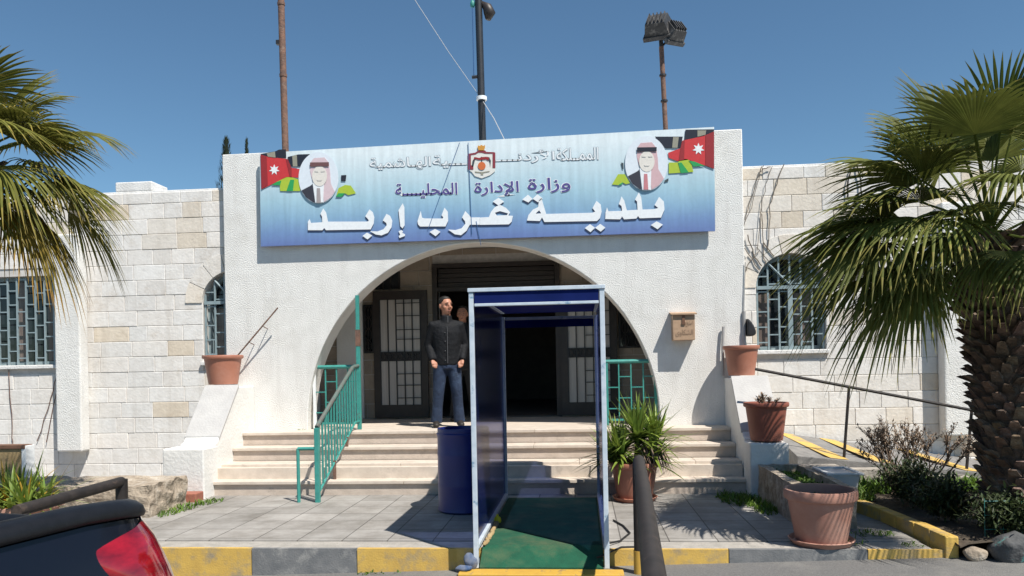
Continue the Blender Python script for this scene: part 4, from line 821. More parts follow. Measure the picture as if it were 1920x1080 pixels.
# ------------------------------------------------------------------ grass, weeds and shrubs
def tufts(name, spots, n, hmin, hmax, label=None, kind='stuff', m='grass', w=.006, cat=None):
    b = MB()
    for (x, y, z, rx, ry) in spots:
        for k in range(int(n*rx*ry/.02)):
            a = rnd.random()*6.283; rr = math.sqrt(rnd.random()); q = (x+rx*rr*math.cos(a), y+ry*rr*math.sin(a), z)
            b.tone = gtone(.55, 1.3, .35); blade(b, q, (rnd.uniform(-1, 1), rnd.uniform(-1, 1), rnd.uniform(.5, 1.6)), rnd.uniform(hmin, hmax)*(1.15-.6*rr), rnd.uniform(.6, 1.5)*w, rnd.uniform(.1, .5), 3)
    return tag(b.build(name, M[m], base=spots[0][:3], weld=False), label, cat, kind=kind)
tufts('grass_patch', [(1.68, 8.35, 0, .22, .35), (1.8, 7.9, 0, .12, .35), (1.55, 8.6, 0, .12, .12)], 120, .05, .17, 'low dark green weeds along the foot of the right stone trough', cat='weeds')
tufts('grass_patch', [(-4.32, 7.95, 0, .12, .45), (-4.2, 8.35, 0, .12, .2)], 90, .04, .13, 'bright green weeds along the end of the left stone planter', cat='weeds')
tufts('grass_patch', [(2.80, 8.5, .1, .36, .28), (3.6, 8.5, .1, .6, .28), (4.3, 8.5, .1, .7, .28), (2.74, 8.1, .1, .14, .4), (3.3, 8.4, .1, .5, .3)], 80, .10, .30, 'bright green grass growing in the garden bed below the ramp', cat='grass', w=.009)
tufts('grass_patch', [(2.15, 6.45, 0, .12, .10), (2.45, 6.75, 0, .18, .12), (2.2, 7.0, 0, .1, .1), (2.6, 6.35, 0, .1, .06)], 70, .03, .10, 'small green weeds in the paving right of the largest pot', cat='weeds')
tufts('grass_patch', [(-1.75, 6.16, -.2, .16, .04), (-1.5, 6.17, -.19, .05, .02)], 90, .03, .08, 'small weeds growing at the foot of the yellow kerb', cat='weeds')
tufts('grass_patch', [(-3.75, 10.03, .672, .06, .03)], 120, .02, .05, 'tiny weed at the foot of the arch on the top step', cat='weeds')
def shrub(name, c, rx, ry, h, nleaf, label, m='bush', twig=14, base=.0, lsz=(.04, .08), group=None):
    s = thing(name, c, label, 'shrub', group); tw = MB(); b = MB(); x, y, z = c
    ends = []
    for k in range(twig):
        a = rnd.random()*6.283; rr = rnd.random(); e = Vector((x+rx*rr*math.cos(a), y+ry*rr*math.sin(a), z+h*rnd.uniform(.55, 1)*(1.1-.4*rr))); ends.append(e)
        tw.tube([(x+rnd.uniform(-.05, .05), y+rnd.uniform(-.05, .05), z-.05), Vector((x, y, z))*.45+e*.55+Vector((0, 0, .05)), e], [.014, .009, .004], 5, cap=False)
    tw.build('branches', M['dry'], s, weld=False)
    for k in range(nleaf):
        e = rnd.choice(ends); t = rnd.uniform(.25, 1.03); q = Vector((x, y, z))*(1-t)+e*t + Vector((rnd.gauss(0, .06), rnd.gauss(0, .06), rnd.gauss(0, .05)))
        if q.z < z+.01: q.z = z+.02+rnd.random()*.1
        b.tone = gtone(.55, 1.3, .25); blade(b, q, (rnd.uniform(-1, 1), rnd.uniform(-1, 1), rnd.uniform(-.3, 1.2)), rnd.uniform(*lsz), rnd.uniform(.007, .014), rnd.uniform(0, .4), 2)
    b.build('foliage', M[m], s, weld=False); return s
shrub('shrub', (3.15, 7.6, .1), .40, .42, .40, 3400, 'dense dark green shrub behind the yellow garden kerb', twig=22)
shrub('shrub', (3.15, 6.95, .1), .26, .36, .32, 3000, 'low dark spreading shrub nearest the end of the garden kerb', twig=22)
shrub('shrub', (3.32, 6.35, .1), .34, .22, .30, 3000, 'dark leafy shrub at the foot of the palm trunk', twig=22)
P = thing('dry_shrub', (3.28, 8.05, .1), 'sparse half dry shrub with bare twigs standing in front of the ramp rail', 'shrub'); b = MB(); lv = MB()
for k in range(15): b.tone = (.9, .82, .75); twigs(b, (3.28+rnd.uniform(-.2, .2), 8.05+rnd.uniform(-.12, .12), .1), (rnd.uniform(-.7, .7), rnd.uniform(-.5, .5), 1), .33, .010, 3, lv, .55)
b.build('branches', M['dry'], P, weld=False); lv.build('foliage', M['dry'], P, weld=False)
for k, (x, y, r_, lab) in enumerate(((2.96, 6.12, .085, 'small grey rock at the road end of the yellow garden kerb'), (3.22, 6.08, .15, 'larger rock splashed with teal paint at the right edge of the road'))):
    b = MB(); b.ball((x, y, -.07+r_*.72), (r_*1.05, r_*.8, r_*.85), 20, 14)
    for v in b.v: v += Vector((noise.noise(v*8+Vector((k*9, 0, 0))), noise.noise(v*8+Vector((0, 4, k))), noise.noise(v*8+Vector((7, 0, 2)))))*r_*.35
    tag(b.build('rock', M['teal_stone'] if k else M['rough_stone'], base=(x, y, -.06), smooth=True), lab, 'rock')
P = thing('wire_fence', (4.1, 6.4, .1), 'thin low green wire fence in the shade at the foot of the palm', 'fence'); b = MB()
for z in (.14, .25, .36): b.tube([(3.12, 6.3, z), (5.2, 6.3, z+.01)], .0025, 5)
for k in range(16): x = 3.12+k*.137; b.tube([(x, 6.3, .08), (x, 6.3, .38)], .002, 5)
b.build('wire_mesh', M['green'], P)
for x in (3.8, 5.1):
    b = MB(); b.tube([(x, 6.33, -.05), (x, 6.33, .40)], .008, 6); b.build('post', M['green'], P)

# ------------------------------------------------------------------ palms
def frond(tree, hub, az, el, Lp, Lb, seed, tone, spread=105, droop=.5, n=44):
    rg = random.Random(seed); hub = Vector(hub)
    d0 = Vector((math.cos(az)*math.cos(el), math.sin(az)*math.cos(el), math.sin(el)))
    pts = [hub + d0*Lp*t + Vector((0, 0, -.16*Lp*t*t)) for t in (0, .33, .66, 1)]
    b = MB(); b.tone = (tone[0]*.8, tone[1]*.9, tone[2]*.7); b.tube(pts, [.022, .017, .014, .011], 6, flat=.6)
    d = (pts[3]-pts[2]).normalized(); side = d.cross(Vector((0, 0, 1)))
    if side.length < .1: side = Vector((-math.sin(az), math.cos(az), 0))
    side.normalize(); up = side.cross(d).normalized(); c = pts[3]
    side = (side*math.cos(.25*rg.uniform(-1, 1)) + up*math.sin(.3*rg.uniform(-1, 1))).normalized(); up = side.cross(d).normalized()
    dth = math.radians(2*spread)/n
    for k in range(n):
        th = math.radians(-spread) + dth*(k+.5); L = Lb*(.62+.38*math.cos(th*.8))*rg.uniform(.93, 1.06)
        dr = d*math.cos(th) + side*math.sin(th) + up*(.22*abs(math.sin(th)) - .10); dr.normalize(); sd = (side*math.cos(th) - d*math.sin(th)).normalized()
        dp = droop*rg.uniform(.75, 1.3); o = len(b.v); v = rg.uniform(.8, 1.2); b.tone = (tone[0]*v, tone[1]*v, tone[2]*v)
        N = 6
        for i in range(N+1):
            t = i/N; q = c + dr*L*t*(1-.10*dp*t*t) + Vector((0, 0, -1))*L*dp*max(0, t-.30)**1.8*1.25
            half = L*math.sin(min(t, .5))*math.tan(dth/2)*1.03 if t <= .5 else L*.48*math.tan(dth/2)*(1-((t-.5)/.5)**1.6) + .0006
            fo = up*half*.55*(1 if k % 2 else 1)
            b.v += [q-sd*half, q+fo, q+sd*half]
        for i in range(N):
            if i == N-1: b.tone = (v*tone[0]*1.7, v*tone[1]*1.35, v*tone[2]*1.6)
            a = o+3*i; b.face([a, a+1, a+4, a+3]); b.face([a+1, a+2, a+5, a+4])
    return b.build('frond', M['leaf'], tree, weld=False)
def palm(base, hub, rtrunk, fr, label, seed, group='palm trees', tint=(1, 1, 1)):
    t = thing('palm_tree', base, label, 'palm tree', group); rg = random.Random(seed); b = MB()
    B0, H0 = Vector(base), Vector(hub); n = 26
    pts = [B0+(H0-B0)*(i/n) for i in range(n+1)]; b.tone = (.7, .65, .6)
    b.tube(pts, [rtrunk*(.80+.16*(1-i/n)) for i in range(n+1)], 22)
    H = (H0-B0).length; ring = 0
    for zi in np.arange(.02, H-.02, .075):      # old leaf bases in spiralling rows
        c = B0+(H0-B0)*(zi/H); r = rtrunk*(.80+.16*(1-zi/H)); ring += 1
        for k in range(15):
            a = 6.283*(k+.5*(ring % 2))/15+rg.uniform(-.08, .08); o_ = Vector((math.cos(a), math.sin(a), 0)); sd = Vector((-math.sin(a), math.cos(a), 0)); w = r*.2
            up_ = zi/H; out = rg.uniform(.05, .11)*(1+.7*up_); v = rg.uniform(.55, 1.35); b.tone = (v, v*rg.uniform(.85, 1), v*rg.uniform(.75, .95))
            p = c+o_*(r-.02); tip = p+o_*out+Vector((0, 0, rg.uniform(.06, .13)))
            m_ = len(b.v); b.v += [p-sd*w, p+sd*w, p+sd*w+Vector((0, 0, .05)), p-sd*w+Vector((0, 0, .05)), tip-sd*w*.55, tip+sd*w*.55, tip+sd*w*.4-o_*.03+Vector((0, 0, .01)), tip-sd*w*.4-o_*.03+Vector((0, 0, .01))]
            for f in ((0, 1, 5, 4), (3, 7, 6, 2), (0, 4, 7, 3), (1, 2, 6, 5), (4, 5, 6, 7)): b.face([m_+q for q in f])
    b.build('trunk', M['trunk'], t, weld=False)
    for i, (az, el, Lp, Lb, dr, sp) in enumerate(fr):
        old = el < -.45; g = rg.uniform(.8, 1.2)
        tn = (g*1.0, g, g) if not old else (g*1.45, g*1.05, g*.8)
        tn = tuple(a*c for a, c in zip(tn, tint))
        frond(t, H0+Vector((0, 0, rg.uniform(-.05, .08))), az, el, Lp, Lb, seed*100+i, tn, sp, dr)
    return t
def crown_list(seed, n, extra=(), sc=1.0, up=1.0, drop=1.9):
    rg = random.Random(seed); out = []
    for i in range(n):
        az = i*2.39996+rg.uniform(-.25, .25); t = i/n; el = 1.38-t*drop+rg.uniform(-.12, .12)
        q = sc*(up if el > .6 else 1); out.append((az, el, q*rg.uniform(.75, 1.05)*(.8+.35*min(1, 1.2-abs(t-.5))), q*rg.uniform(.80, 1.0), .16+.85*t*rg.uniform(.8, 1.2), rg.uniform(85, 110)))
    return out+list(extra)
palm((3.62, 6.6, .05), (3.30, 6.5, 2.44), .285, [q for q in crown_list(11, 28, sc=.82, up=1.14, drop=1.75) if not (R(10) < q[0] % 6.2832 < R(80) and q[1] < .95)] + [(R(a), e_, .72*q_, .78*q_, d_, 100) for a, e_, q_, d_ in ((172, .22, 1.15, .55), (190, .12, 1.25, .6), (186, .32, 1.25, .45), (178, -.05, 1.15, .7), (197, -.3, 1.05, .8), (204, -.12, .95, .7), (222, .05, .9, .6), (240, -.25, .8, .7), (200, .5, 1.05, .4), (182, -.3, .85, .8), (258, -.15, .75, .7), (228, .4, .9, .5))], 'fan palm with a thick shaggy trunk in the garden in front of the right wing', 5, None, (1.22, 1.12, .92))
palm((-5.85, 6.35, -.1), (-5.40, 6.3, 3.32), .28, [q for q in crown_list(23, 36, sc=.76, drop=2.05) if not (R(68) < q[0] % 6.2832 < R(215) and q[1] < 1.05)] + [(R(a), e_, .62*q_, .72*q_, d_, 100) for a, e_, q_, d_ in ((-20, -.2, 1, .7), (10, .1, 1.05, .6), (-45, -.4, .95, .8), (22, -.5, .85, .8), (-70, .1, .9, .6), (0, .5, 1.05, .45), (-32, .6, 1, .4), (-8, -.55, .9, .9))], 'fan palm at the left edge whose fronds hang over the left window', 8, None, (1.55, 1.25, .95))

# ------------------------------------------------------------------ poles on the roof
def pole_thing(name, px0, py0, px1, py1, Y, r, m, label, cat, top=None):
    a, c = aty(px0, py0, Y), aty(px1, py1, Y); d = (a-c).normalized(); c2 = c - d*(c.z-3.9)/d.z
    P = thing(name, c2, label, cat); a = top(a, d) if top else a
    b = MB(); b.tube([c2+d*((a-c2).length)*t for t in (0, .25, .5, .75, 1)], r, 14); b.build('pole', m, P, autosmooth=50); return P, a, c2, d
PY = 10.9
P, a, c, d = pole_thing('roof_pole', 527, 0, 535, 275, PY, .048, M['rust'], 'tall rusty brown pole on the roof behind the left end of the banner', 'pole', lambda a, d: a+d*1.2)
for t in (.45, .7):
    q = c+(a-c)*t; b = MB(); b.tube([q-d*.02, q+d*.02], .056, 14); b.build('joint_collar', M['rust'], P)
q = aty(521, 80, PY); b = MB(); b.box(q.x-.02, q.y-.03, q.z-.03, q.x+.03, q.y+.03, q.z+.03); b.build('bracket', M['black_metal'], P)
P, a, c, d = pole_thing('mast', 897, 0, 905, 265, PY, .052, M['pole_dark'], 'dark mast on the roof with a small siren, pulley rope and guy wires', 'mast', lambda a, d: a+d*1.5)
q = aty(903, 185, PY); b = MB(); b.tube([q-d*.025, q+d*.025], .075, 16); b.build('guy_collar', M['p_white'], P, autosmooth=40)
q = aty(885, 145, PY); b = MB(); b.tube([q, aty(901, 143, PY)], .025, 8); b.build('cleat', M['pole_dark'], P)
q = aty(886, 8, PY); b = MB(); b.ball(q, (.035, .035, .06), 10, 8); b.build('pulley', M['green'], P, smooth=True)
b = MB(); b.tube([aty(886, 14, PY-.02), aty(887.5, 80, PY-.02), aty(888.5, 140, PY-.02)], .009, 6); b.build('halyard', M['rope_b'], P)
q = aty(907, 22, PY); b = MB(); b.tube([q+Vector((-.03, 0, .14)), q+Vector((.05, 0, .06)), q+Vector((.085, -.01, -.03)), q+Vector((.06, -.01, -.12))], [.02, .07, .085, .04], 14); b.build('siren', M['door_frame'], P, smooth=True)
b = MB(); g0 = aty(903, 186, PY); b.tube([aty(780, 0, PY)+(aty(780, 0, PY)-g0)*.8, aty(840, 92, PY)+Vector((0, 0, -.03)), g0], .0045, 6); tag(b.build('guy_wire', M['rope_w'], base=g0), 'pale guy wire running from the dark mast up to the left', 'wire')
b = MB(); b.tube([g0, aty(926, 222, 10.6), aty(946, 262, 10.2)], .006, 6); tag(b.build('guy_wire', M['rope_w'], base=g0+Vector((0, 0, .01))), 'short pale guy wire running from the dark mast down to the banner', 'wire')
P, a, c, d = pole_thing('floodlight_pole', 1240, 88, 1248, 242, PY, .034, M['rust'], 'rusty pole on the roof carrying old floodlights, behind the right end of the banner', 'floodlight')
for t in (.62, .80): q = c+(a-c)*t; b = MB(); b.tube([q-d*.012, q+d*.012], .05, 10); b.build('clamp', M['black_metal'], P)
def flood(px, py, w, h, dp, rz, tilt, rx=0):
    q = aty(px, py, PY); b = MB(); g = MB(); mt = Matrix.Translation(q) @ Matrix.Rotation(rz, 4, 'Z') @ Matrix.Rotation(tilt, 4, 'X') @ Matrix.Rotation(rx, 4, 'Y')
    b.hexa([(-w*.38, dp, -h*.38), (w*.38, dp, -h*.38), (w*.38, dp, h*.38), (-w*.38, dp, h*.38), (-w/2, 0, -h/2), (w/2, 0, -h/2), (w/2, 0, h/2), (-w/2, 0, h/2)])
    b.box(-w*.54, -.03, h*.5, w*.54, .03, h*.56); b.box(-w*.54, -.03, -h*.56, w*.54, .03, -h*.5); b.box(-w*.54, -.03, -h*.5, -w*.5, .03, h*.5); b.box(w*.5, -.03, -h*.5, w*.54, .03, h*.5)
    for k in range(5): b.box(-w*.3+w*.15*k-.006, dp, -h*.33, -w*.3+w*.15*k+.006, dp+.04, h*.33)
    b.v = [mt @ v for v in b.v]; L = b.build('lamp_housing', M['lamp_body'], P)
    g.box(-w*.49, -.008, -h*.49, w*.49, -.001, h*.49); g.v = [mt @ v for v in g.v]; g.build('lamp_glass', M['lamp_glass'], L)
    b = MB(); b.tube([a, q], .016, 8); b.build('bracket', M['black_metal'], P)
flood(1236, 60, .36, .30, .20, R(160), R(38), R(-4)); flood(1258, 70, .30, .26, .17, R(215), R(34), R(6))
b = MB(); b.tube([a-d*.05, a+d*.16], .03, 8); b.build('cross_bracket', M['black_metal'], P)
# black wall lamp and pipe at the right corner of the portal
L_ = thing('wall_lamp', (2.18, 10.05, 1.9), 'black dome lamp on a short pipe at the right corner of the portal', 'lamp')
b = MB(); b.tube([(2.10, 10.085, 1.55), (2.10, 10.085, 2.12)], .022, 8); b.tube([(2.10, 10.085, 2.1), (2.13, 10.085, 2.75)], .006, 5); b.build('conduit', M['silver_pipe'], L_)
b = MB(); b.prism([[(2.128, 1.80), (2.20, 1.80), (2.235, 1.83), (2.232, 1.87), (2.205, 1.94), (2.165, 2.0), (2.128, 2.03)]], 10.0, 10.155); b.build('lamp_shade', M['black_metal'], L_, bevel=.02)
b = MB(); b.tube([(1.815, 10.04, 1.30), (1.82, 10.05, 1.70), (1.835, 10.06, 1.93)], .018, 8); tag(b.build('vent_pipe', M['silver_pipe'], base=(1.815, 10.05, 1.3), autosmooth=50), 'short grey pipe rising up the white wall beside the right wall-top flowerpot', 'pipe')

# cypress tops behind the roof
def cypress(x, y, top, r, label):
    t = thing('cypress_tree', (x, y, -.5), label, 'tree', None); b = MB(); b.tube([(x, y, -.5), (x, y, top-.3)], [.12, .02], 8); b.build('trunk', M['dry'], t)
    b = MB()
    for k in range(3600):
        z = top - (top-.6)*rnd.random()**1.0; f = min(1, (top-z)/2.4)**.6; rr = r*f*math.sqrt(rnd.random())*(1+.35*noise.noise((x, z*2.2, 3))); a = rnd.random()*6.283
        b.tone = gtone(.6, 1.5, .2); blade(b, (x+rr*math.cos(a), y+rr*math.sin(a), z), (math.cos(a)*.35, math.sin(a)*.35, 1), rnd.uniform(.12, .26), .02, 0, 2)
    b.build('crown', M['cypress'], t, weld=False)
v = aty(424, 268, 30); cypress(v.x, 30, v.z+.1, .42, 'thin dark cypress top showing above the roof left of the portal')
v = aty(458, 266, 32); cypress(v.x+.1, 32, v.z+.0, .10, 'slender cypress tip just showing over the top left corner of the portal')
# dry climbing stems and cables on the right wing, stains of wire on the left wing
b = MB()
def hang(pts, r=.007):
    P_ = [aty(px, py, YW-.02-.012*rnd.random()) for px, py in pts]; out = [P_[0]]
    for p, q in zip(P_, P_[1:]):
        for k in range(1, 5): out.append(p+(q-p)*k/4+Vector((rnd.uniform(-.012, .012), 0, rnd.uniform(-.012, .012))))
    b.tube(out, r, 5)
for L in ([(1432, 310), (1424, 330), (1408, 390), (1394, 428)], [(1428, 312), (1416, 350), (1404, 385), (1396, 412)], [(1448, 312), (1436, 345), (1426, 400), (1420, 470)], [(1445, 313), (1430, 318)], [(1470, 308), (1456, 345), (1443, 385), (1440, 470)], [(1402, 440), (1412, 475), (1428, 500)], [(1424, 470), (1406, 490), (1396, 510)], [(1432, 455), (1450, 480)], [(1428, 400), (1432, 480), (1436, 495)], [(1396, 465), (1424, 505)]): hang(L, rnd.uniform(.004, .008))
tag(b.build('dry_climber', M['vine'], base=(2.4, 10.15, 3.5)), 'bare dry climbing stems spreading over the stones above the right arched window', 'climbing plant')
for L, lab in (([(1600, 301), (1592, 330), (1588, 372)], 'black cable looped over the right roof edge, its left strand'), ([(1603, 300), (1612, 330), (1618, 380)], 'black cable looped over the right roof edge, its right strand')):
    b = MB(); hang(L, .009); tag(b.build('roof_cable', M['cable'], base=aty(*L[0], YW)), lab, 'cable')
for L, lab in (([(17, 690), (19, 740), (23, 815), (24, 835)], 'thin dark wire hanging straight down below the left window'), ([(110, 692), (96, 745), (70, 828)], 'thin wire slanting from the left window corner to the planter, left of two'), ([(112, 694), (104, 745), (88, 828)], 'thin wire slanting from the left window corner to the planter, right of two')):
    b = MB(); hang(L, .006); tag(b.build('wall_wire', M['rust'], base=aty(*L[-1], YW)), lab, 'wire')

# ------------------------------------------------------------------ parked black pickup, only its rear corner in the frame
K = thing('parked_pickup', (-1.15, 1.90, -.17), 'blue-black pickup parked at the lower left, its red tail lamp nearest the kerb', 'pickup truck')
ang = math.atan2(.21, .98); KM = Matrix.Translation((-1.055, 1.93, -.183)) @ Matrix.Rotation(-ang, 4, 'Z')
def kb(b, name, m, parent=K, **k): b.v = [KM @ v for v in b.v]; return b.build(name, m, parent, **k)
TW, BL, RR = 1.72, 1.62, .16                     # width, bed length, rear corner radius
def outline(ins, rr=RR, x0=-1.62):               # plan of the bed side, the rounded corner and the tailgate; local origin = rear right corner, y to the rear
    pts = [(-ins, y) for y in np.linspace(-BL, -rr, 14)] + [(-rr+(rr-ins)*math.cos(a), -rr+(rr-ins)*math.sin(a)) for a in np.linspace(0, math.pi/2, 9)[1:]]
    pts += [(x, -ins) for x in np.linspace(-rr, -TW+rr, 12)[1:]] + [(-TW+rr-(rr-ins)*math.sin(a), -rr+(rr-ins)*math.cos(a)) for a in np.linspace(0, math.pi/2, 9)[1:]]
    return pts + [(-TW+ins, y) for y in np.linspace(-rr, -BL, 14)[1:]]
def rows(b, prof, wob=0):
    o = len(b.v); n = None
    for ins, z in prof:
        pl = outline(ins); n = len(pl)
        for (x, y) in pl:
            dz = (-.035*max(0, (y+.28)/.28)**2 - .055*min(1, max(0, (-x-RR*.6)/.25))*(1 if y > -.3 else 0)) if z > 1.0 else 0
            b.v.append(Vector((x, y, z+dz)))
    for i in range(len(prof)-1):
        for k in range(n-1): b.face([o+i*n+k, o+i*n+k+1, o+(i+1)*n+k+1, o+(i+1)*n+k])
b = MB(); rows(b, [(.06, .42), (.01, .55), (-.035, .70), (-.05, .85), (-.05, .98), (-.03, 1.14), (.012, 1.27), (.03, 1.328)]); body = kb(b, 'bed', M['car_black'], autosmooth=40)
b = MB(); rows(b, [(.03, 1.331), (.018, 1.335), (.014, 1.345), (.020, 1.362), (.036, 1.372), (.055, 1.376), (.08, 1.373), (.10, 1.35), (.105, .80)]); kb(b, 'rail_cap', M['car_trim'], body, autosmooth=50)
b = MB(); b.box(-TW+.1, -BL, .78, -.1, -.1, .80); kb(b, 'bed_floor', M['car_trim'], body)
b = MB(); b.box(-TW+.11, -BL+.02, 1.262, -.108, -.108, 1.275); kb(b, 'tonneau_cover', M['car_trim'], body)
b = MB(); N = 26; o = 0                           # wrap-round tail lamp with a pointed front end
def lampside(tt): 
    s_ = -.27+.43*tt                              # run along the side then round the corner
    if s_ < -RR: return (0, s_, (1, 0))
    a = min((s_+RR)/RR, math.pi/2); return (-RR+RR*math.cos(a), -RR+RR*math.sin(a), (math.cos(a), math.sin(a)))
for i in range(N+1):
    t = i/N; x, y, nn = lampside(t); zt = 1.275+.05*min(1, t*1.25); zb = 1.248-.46*min(1, t*1.15)**.9
    for j in range(9):
        u = j/8; bul = .034-.06*max(0, (zb+(zt-zb)*u-1.10)/.21)+.030*math.sin(math.pi*u)**.6*min(1, t*5)
        b.v.append(Vector((x+nn[0]*bul, y+nn[1]*bul, zb+(zt-zb)*u)))
for i in range(N):
    for j in range(8): b.face([i*9+j, (i+1)*9+j, (i+1)*9+j+1, i*9+j+1])
kb(b, 'tail_lamp', M['tail_red'], smooth=True)
b = MB(); rows(b, [(-.10, .50), (-.125, .54), (-.125, .76), (-.10, .80), (-.04, .81)]); b.f = [f for f in b.f if min(b.v[i].y for i in f) > -.30]; b.mi = b.mi[:len(b.f)]; b.t = b.t[:len(b.f)]; kb(b, 'rear_bumper', M['silver'], autosmooth=50)
b = MB(); b.prism([[(-TW/2-.6, .84), (-TW/2+.6, .84), (-TW/2+.6, 1.22), (-TW/2-.6, 1.22)]], .052, .062); kb(b, 'tailgate', M['car_black'], body, bevel=.004)
b = MB(); b.prism([[(-BL-3.45, .45), (-BL-.01, .45), (-BL-.01, 1.27), (-BL-.03, 1.30), (-BL-1.95, 1.25), (-BL-3.35, 1.02), (-BL-3.5, .8)]], -TW+.01, -.01, axis='x'); kb(b, 'cab_body', M['car_black'], bevel=.05)
b = MB(); x0, x1 = -TW+.02, -.02; y0, y1, y2, y3 = -BL-.04, -BL-.15, -BL-1.35, -BL-2.0
b.hexa([(x0, y3, 1.24), (x1, y3, 1.24), (x1, y0, 1.28), (x0, y0, 1.28), (x0+.17, y2, 1.74), (x1-.17, y2, 1.74), (x1-.17, y1, 1.76), (x0+.17, y1, 1.76)]); cb = kb(b, 'cab_roof', M['car_black'], bevel=.05)
b = MB()
for s_ in (0, 1):
    q = [(x1, y3+.25, 1.29), (x1, y0-.08, 1.31), (x1-.14, y1-.06, 1.69), (x1-.14, y2-.02, 1.68)]
    if s_: q = [(-TW-x, y, z) for x, y, z in q]
    sx = .008 if not s_ else -.008; b.add([(x+sx, y, z) for x, y, z in q]+[(x-sx*3, y, z) for x, y, z in q], [(0, 1, 2, 3), (4, 7, 6, 5), (0, 4, 5, 1), (1, 5, 6, 2), (2, 6, 7, 3), (3, 7, 4, 0)])
    kb(b, 'side_window', M['glass'], cb); b = MB()
for y in (-1.02, -4.05):
    for x in (-.12, -TW+.12):
        b = MB(); b.tube([(x-.12, y, .37), (x-.10, y, .37), (x+.10, y, .37), (x+.12, y, .37)], [.33, .37, .37, .33], 32); w = kb(b, 'wheel', M['tyre'], autosmooth=40)
        b = MB(); b.tube([(x-.125, y, .37), (x+.125, y, .37)], .22, 24); kb(b, 'rim', M['silver'], w, autosmooth=40)

# ------------------------------------------------------------------ people
def etube(b, pts, rs, n=14): b.tube(pts, rs, n)
def ring_loft(b, secs, n=20):                      # sections: (cx, cy, z, rx, ry)
    o = len(b.v)
    for cx, cy, z, rx, ry in secs:
        for k in range(n): a = 6.2832*k/n; b.v.append(Vector((cx+rx*math.cos(a), cy+ry*math.sin(a), z)))
    for i in range(len(secs)-1):
        for k in range(n): k2 = (k+1) % n; b.face([o+i*n+k, o+i*n+k2, o+(i+1)*n+k2, o+(i+1)*n+k])
    b.face([o+k for k in range(n)][::-1]); b.face([o+(len(secs)-1)*n+k for k in range(n)])
def person(pos, rz, label, H=1.79, pockets=True, dark=False, turn=.35):
    P = thing('person', pos, label, 'person'); MT = Matrix.Translation(pos) @ Matrix.Rotation(rz, 4, 'Z') @ Matrix.Scale(H/1.79, 4)
    def out(b, name, m, vox, it=4, parent=P): b.v = [MT @ v for v in b.v]; return remesh(b, name, m, parent, vox, it)
    HR = Matrix.Translation((0, -.02, 1.56)) @ Matrix.Rotation(turn, 4, 'Z') @ Matrix.Scale(1.10, 4) @ Matrix.Translation((0, .02, -1.575))
    def head(bb): bb.v = [HR @ v for v in bb.v]; return bb
    b = MB()                                       # the body: slim under the clothes, one skin from head to feet
    h = MB(); h.ball((0, -.005, 1.70), (.073, .093, .092), 20, 14); h.ball((0, -.035, 1.635), (.056, .062, .068), 18, 12); h.ball((0, -.062, 1.592), (.030, .028, .024), 12, 8)
    h.tube([(0, -.098, 1.695), (0, -.112, 1.665), (0, -.118, 1.650)], [.010, .013, .016], 8); h.ball((-.012, -.105, 1.648), (.010, .012, .009)); h.ball((.012, -.105, 1.648), (.010, .012, .009))
    h.ball((-.03, -.088, 1.708), (.026, .012, .009)); h.ball((.03, -.088, 1.708), (.026, .012, .009)); h.ball((0, -.092, 1.612), (.024, .010, .010))
    for s in (-1, 1): h.ball((s*.076, .005, 1.672), (.010, .019, .032), 10, 8); h.ball((s*.045, -.06, 1.655), (.022, .025, .022))
    head(h); b.v += h.v; b.f += h.f; b.mi += h.mi; b.t += h.t
    b.tube([(0, .01, 1.40), (0, 0, 1.50), (0, -.005, 1.63)], [(.075, .07), (.056, .058), (.054, .06)], 16)
    ring_loft(b, [(0, 0, .88, .13, .09), (0, 0, 1.0, .13, .085), (0, 0, 1.2, .14, .09), (0, 0, 1.38, .15, .085), (0, 0, 1.44, .10, .06)])
    AR = {}
    for s in (-1, 1):
        if pockets: sh, el, wr, hd = Vector((s*.178, .01, 1.405)), Vector((s*.245, .065, 1.13)), Vector((s*.205, -.07, .93)), Vector((s*.185, -.105, .865))
        else: sh, el, wr, hd = Vector((s*.185, .01, 1.41)), Vector((s*.235, .03, 1.12)), Vector((s*.25, -.03, .87)), Vector((s*.25, -.04, .80))
        AR[s] = (sh, el, wr, hd); b.tube([(s*.08, 0, 1.42), sh, el, wr], [.05, .048, .040, .028], 12)
        d = (hd-wr).normalized(); sd = Vector((1, 0, 0)) if pockets else Vector((0, 1, 0)); b.tube([wr, wr+d*.03, hd], [(.026, .022), (.036, .020), (.040, .017)], 12)
        for k, L in enumerate((.062, .072, .068, .052)):
            q = hd + sd*(-.027+.018*k)*(s if pockets else 1); c_ = Vector((0, .02, 0)) if not pockets else Vector((0, .015, 0)); b.tube([q-d*.01, q+d*L*.5, q+d*L*.9+c_], [.0095, .0088, .0072], 8)
        tq = wr+d*.035+sd*(-s if pockets else -1)*.030; b.tube([tq, tq+Vector((-s*.018, -.022, -.02)), tq+Vector((-s*.022, -.03, -.05))], [.012, .011, .009], 8)
        b.tube([(s*.085, 0, .90), (s*.125, -.01, .50), (s*.16, .015, .08)], [.068, .046, .034], 12); b.tube([(s*.16, .03, .045), (s*.165, -.09, .03), (s*.17, -.15, .025)], [.034, .034, .024], 10)
    body_ = out(b, 'body', M['skin'], .0085, 3)
    hr = MB(); hr.ball((0, .008, 1.728), (.079, .095, .078), 20, 12); hr.v = [v if not (v.y < -.045 and v.z < 1.752) else Vector((v.x, -.045, v.z)) for v in hr.v]; hr.v = [Vector((v.x*(1.0 if v.z > 1.70 else .99), v.y, max(v.z, 1.752 if v.y < -.043 else 1.675 if v.y < .03 else 1.62))) for v in hr.v]
    head(hr); hr.v = [MT @ v for v in hr.v]; hr.build('hair', M['hair'], P, smooth=True, weld=False)
    f = MB(); 
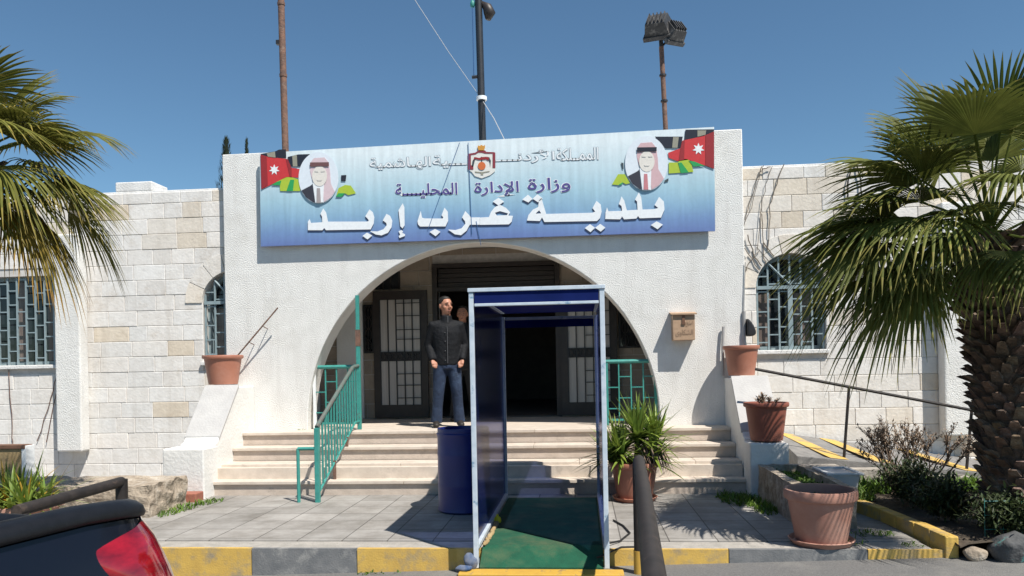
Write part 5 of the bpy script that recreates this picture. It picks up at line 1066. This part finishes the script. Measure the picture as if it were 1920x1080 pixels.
    for s in (-1, 1): f.ball((s*.029, -.091, 1.688), (.008, .006, .0035), 10, 6); f.box(s*.030-.015, -.1025, 1.712, s*.030+.015, -.095, 1.7155)
    head(f); f.v = [MT @ v for v in f.v]; f.build('eyes', M['eye'], body_, weld=False)
    f = MB(); f.ball((0, -.1005, 1.613), (.022, .006, .0055), 10, 6); head(f); f.v = [MT @ v for v in f.v]; f.build('mouth', M['lip'], body_, smooth=True)
    j = MB()                                       # jacket with stand collar
    ring_loft(j, [(0, .0, .855, .185, .125), (0, .0, .90, .188, .128), (0, .0, 1.0, .182, .126), (0, .0, 1.15, .192, .132), (0, .0, 1.30, .205, .132), (0, .0, 1.39, .195, .112), (0, .005, 1.445, .13, .085), (0, .0, 1.47, .085, .075)])
    for s in (-1, 1):
        sh, el, wr, hd = AR[s]; j.tube([(s*.09, 0, 1.41), sh, sh+(el-sh)*.5, el, el+(wr-el)*.5, wr+(wr-el)*.04], [.072, .080, .072, .066, .058, .048], 14)
    j.tube([(0, .005, 1.43), (0, .0, 1.50), (0, -.004, 1.545)], [(.10, .09), (.084, .080), (.080, .076)], 18)
    jk = out(j, 'jacket', M['dark_cloth'] if dark else M['jacket'], .011, 4)
    if not dark:
        z_ = MB(); z_.box(-.003, -.142, .88, .003, -.118, 1.38); z_.box(.012, -.092, 1.44, .020, -.075, 1.53)
        for zz, yy in ((.92, -.134), (1.05, -.134), (1.18, -.139), (1.30, -.139)): z_.ball((-.03, yy, zz), .007, 8, 6)
        z_.v = [MT @ v for v in z_.v]; z_.build('zip', M['zip'], jk, weld=False)
    t = MB()
    ring_loft(t, [(0, 0, .80, .165, .115), (0, 0, .86, .168, .118), (0, 0, .95, .155, .108)])
    for s in (-1, 1): t.tube([(s*.082, 0, .90), (s*.097, 0, .78), (s*.125, -.012, .50), (s*.143, .008, .28), (s*.16, .012, .06)], [(.094, .105), (.098, .10), (.078, .08), (.070, .072), (.072, .08)], 16)
    for v in t.v: v += Vector((0, noise.noise(v*11)*.008, 0))
    out(t, 'trousers', M['dark_cloth'] if dark else M['jeans'], .011, 3)
    for s in (-1, 1):
        b = MB(); b.tube([(s*.16, .075, .045), (s*.16, .03, .055), (s*.167, -.06, .048), (s*.172, -.13, .036), (s*.174, -.175, .030)], [(.030, .040), (.042, .052), (.046, .044), (.044, .034), (.026, .024)], 14)
        b.v = [Vector((v.x, v.y, max(v.z, .0))) for v in b.v]; b.v = [MT @ v for v in b.v]; b.build('shoe', M['shoe'], P, smooth=True)
    return P
person((-1.80, 10.28, ZP), R(14), 'man in a charcoal jacket and blue jeans standing with his hands in his pockets', H=1.75, turn=.5)
person((-1.74, 11.35, ZP), R(6), 'person in dark clothes half hidden behind the man in the charcoal jacket', H=1.70, pockets=False, dark=True, turn=-.1)
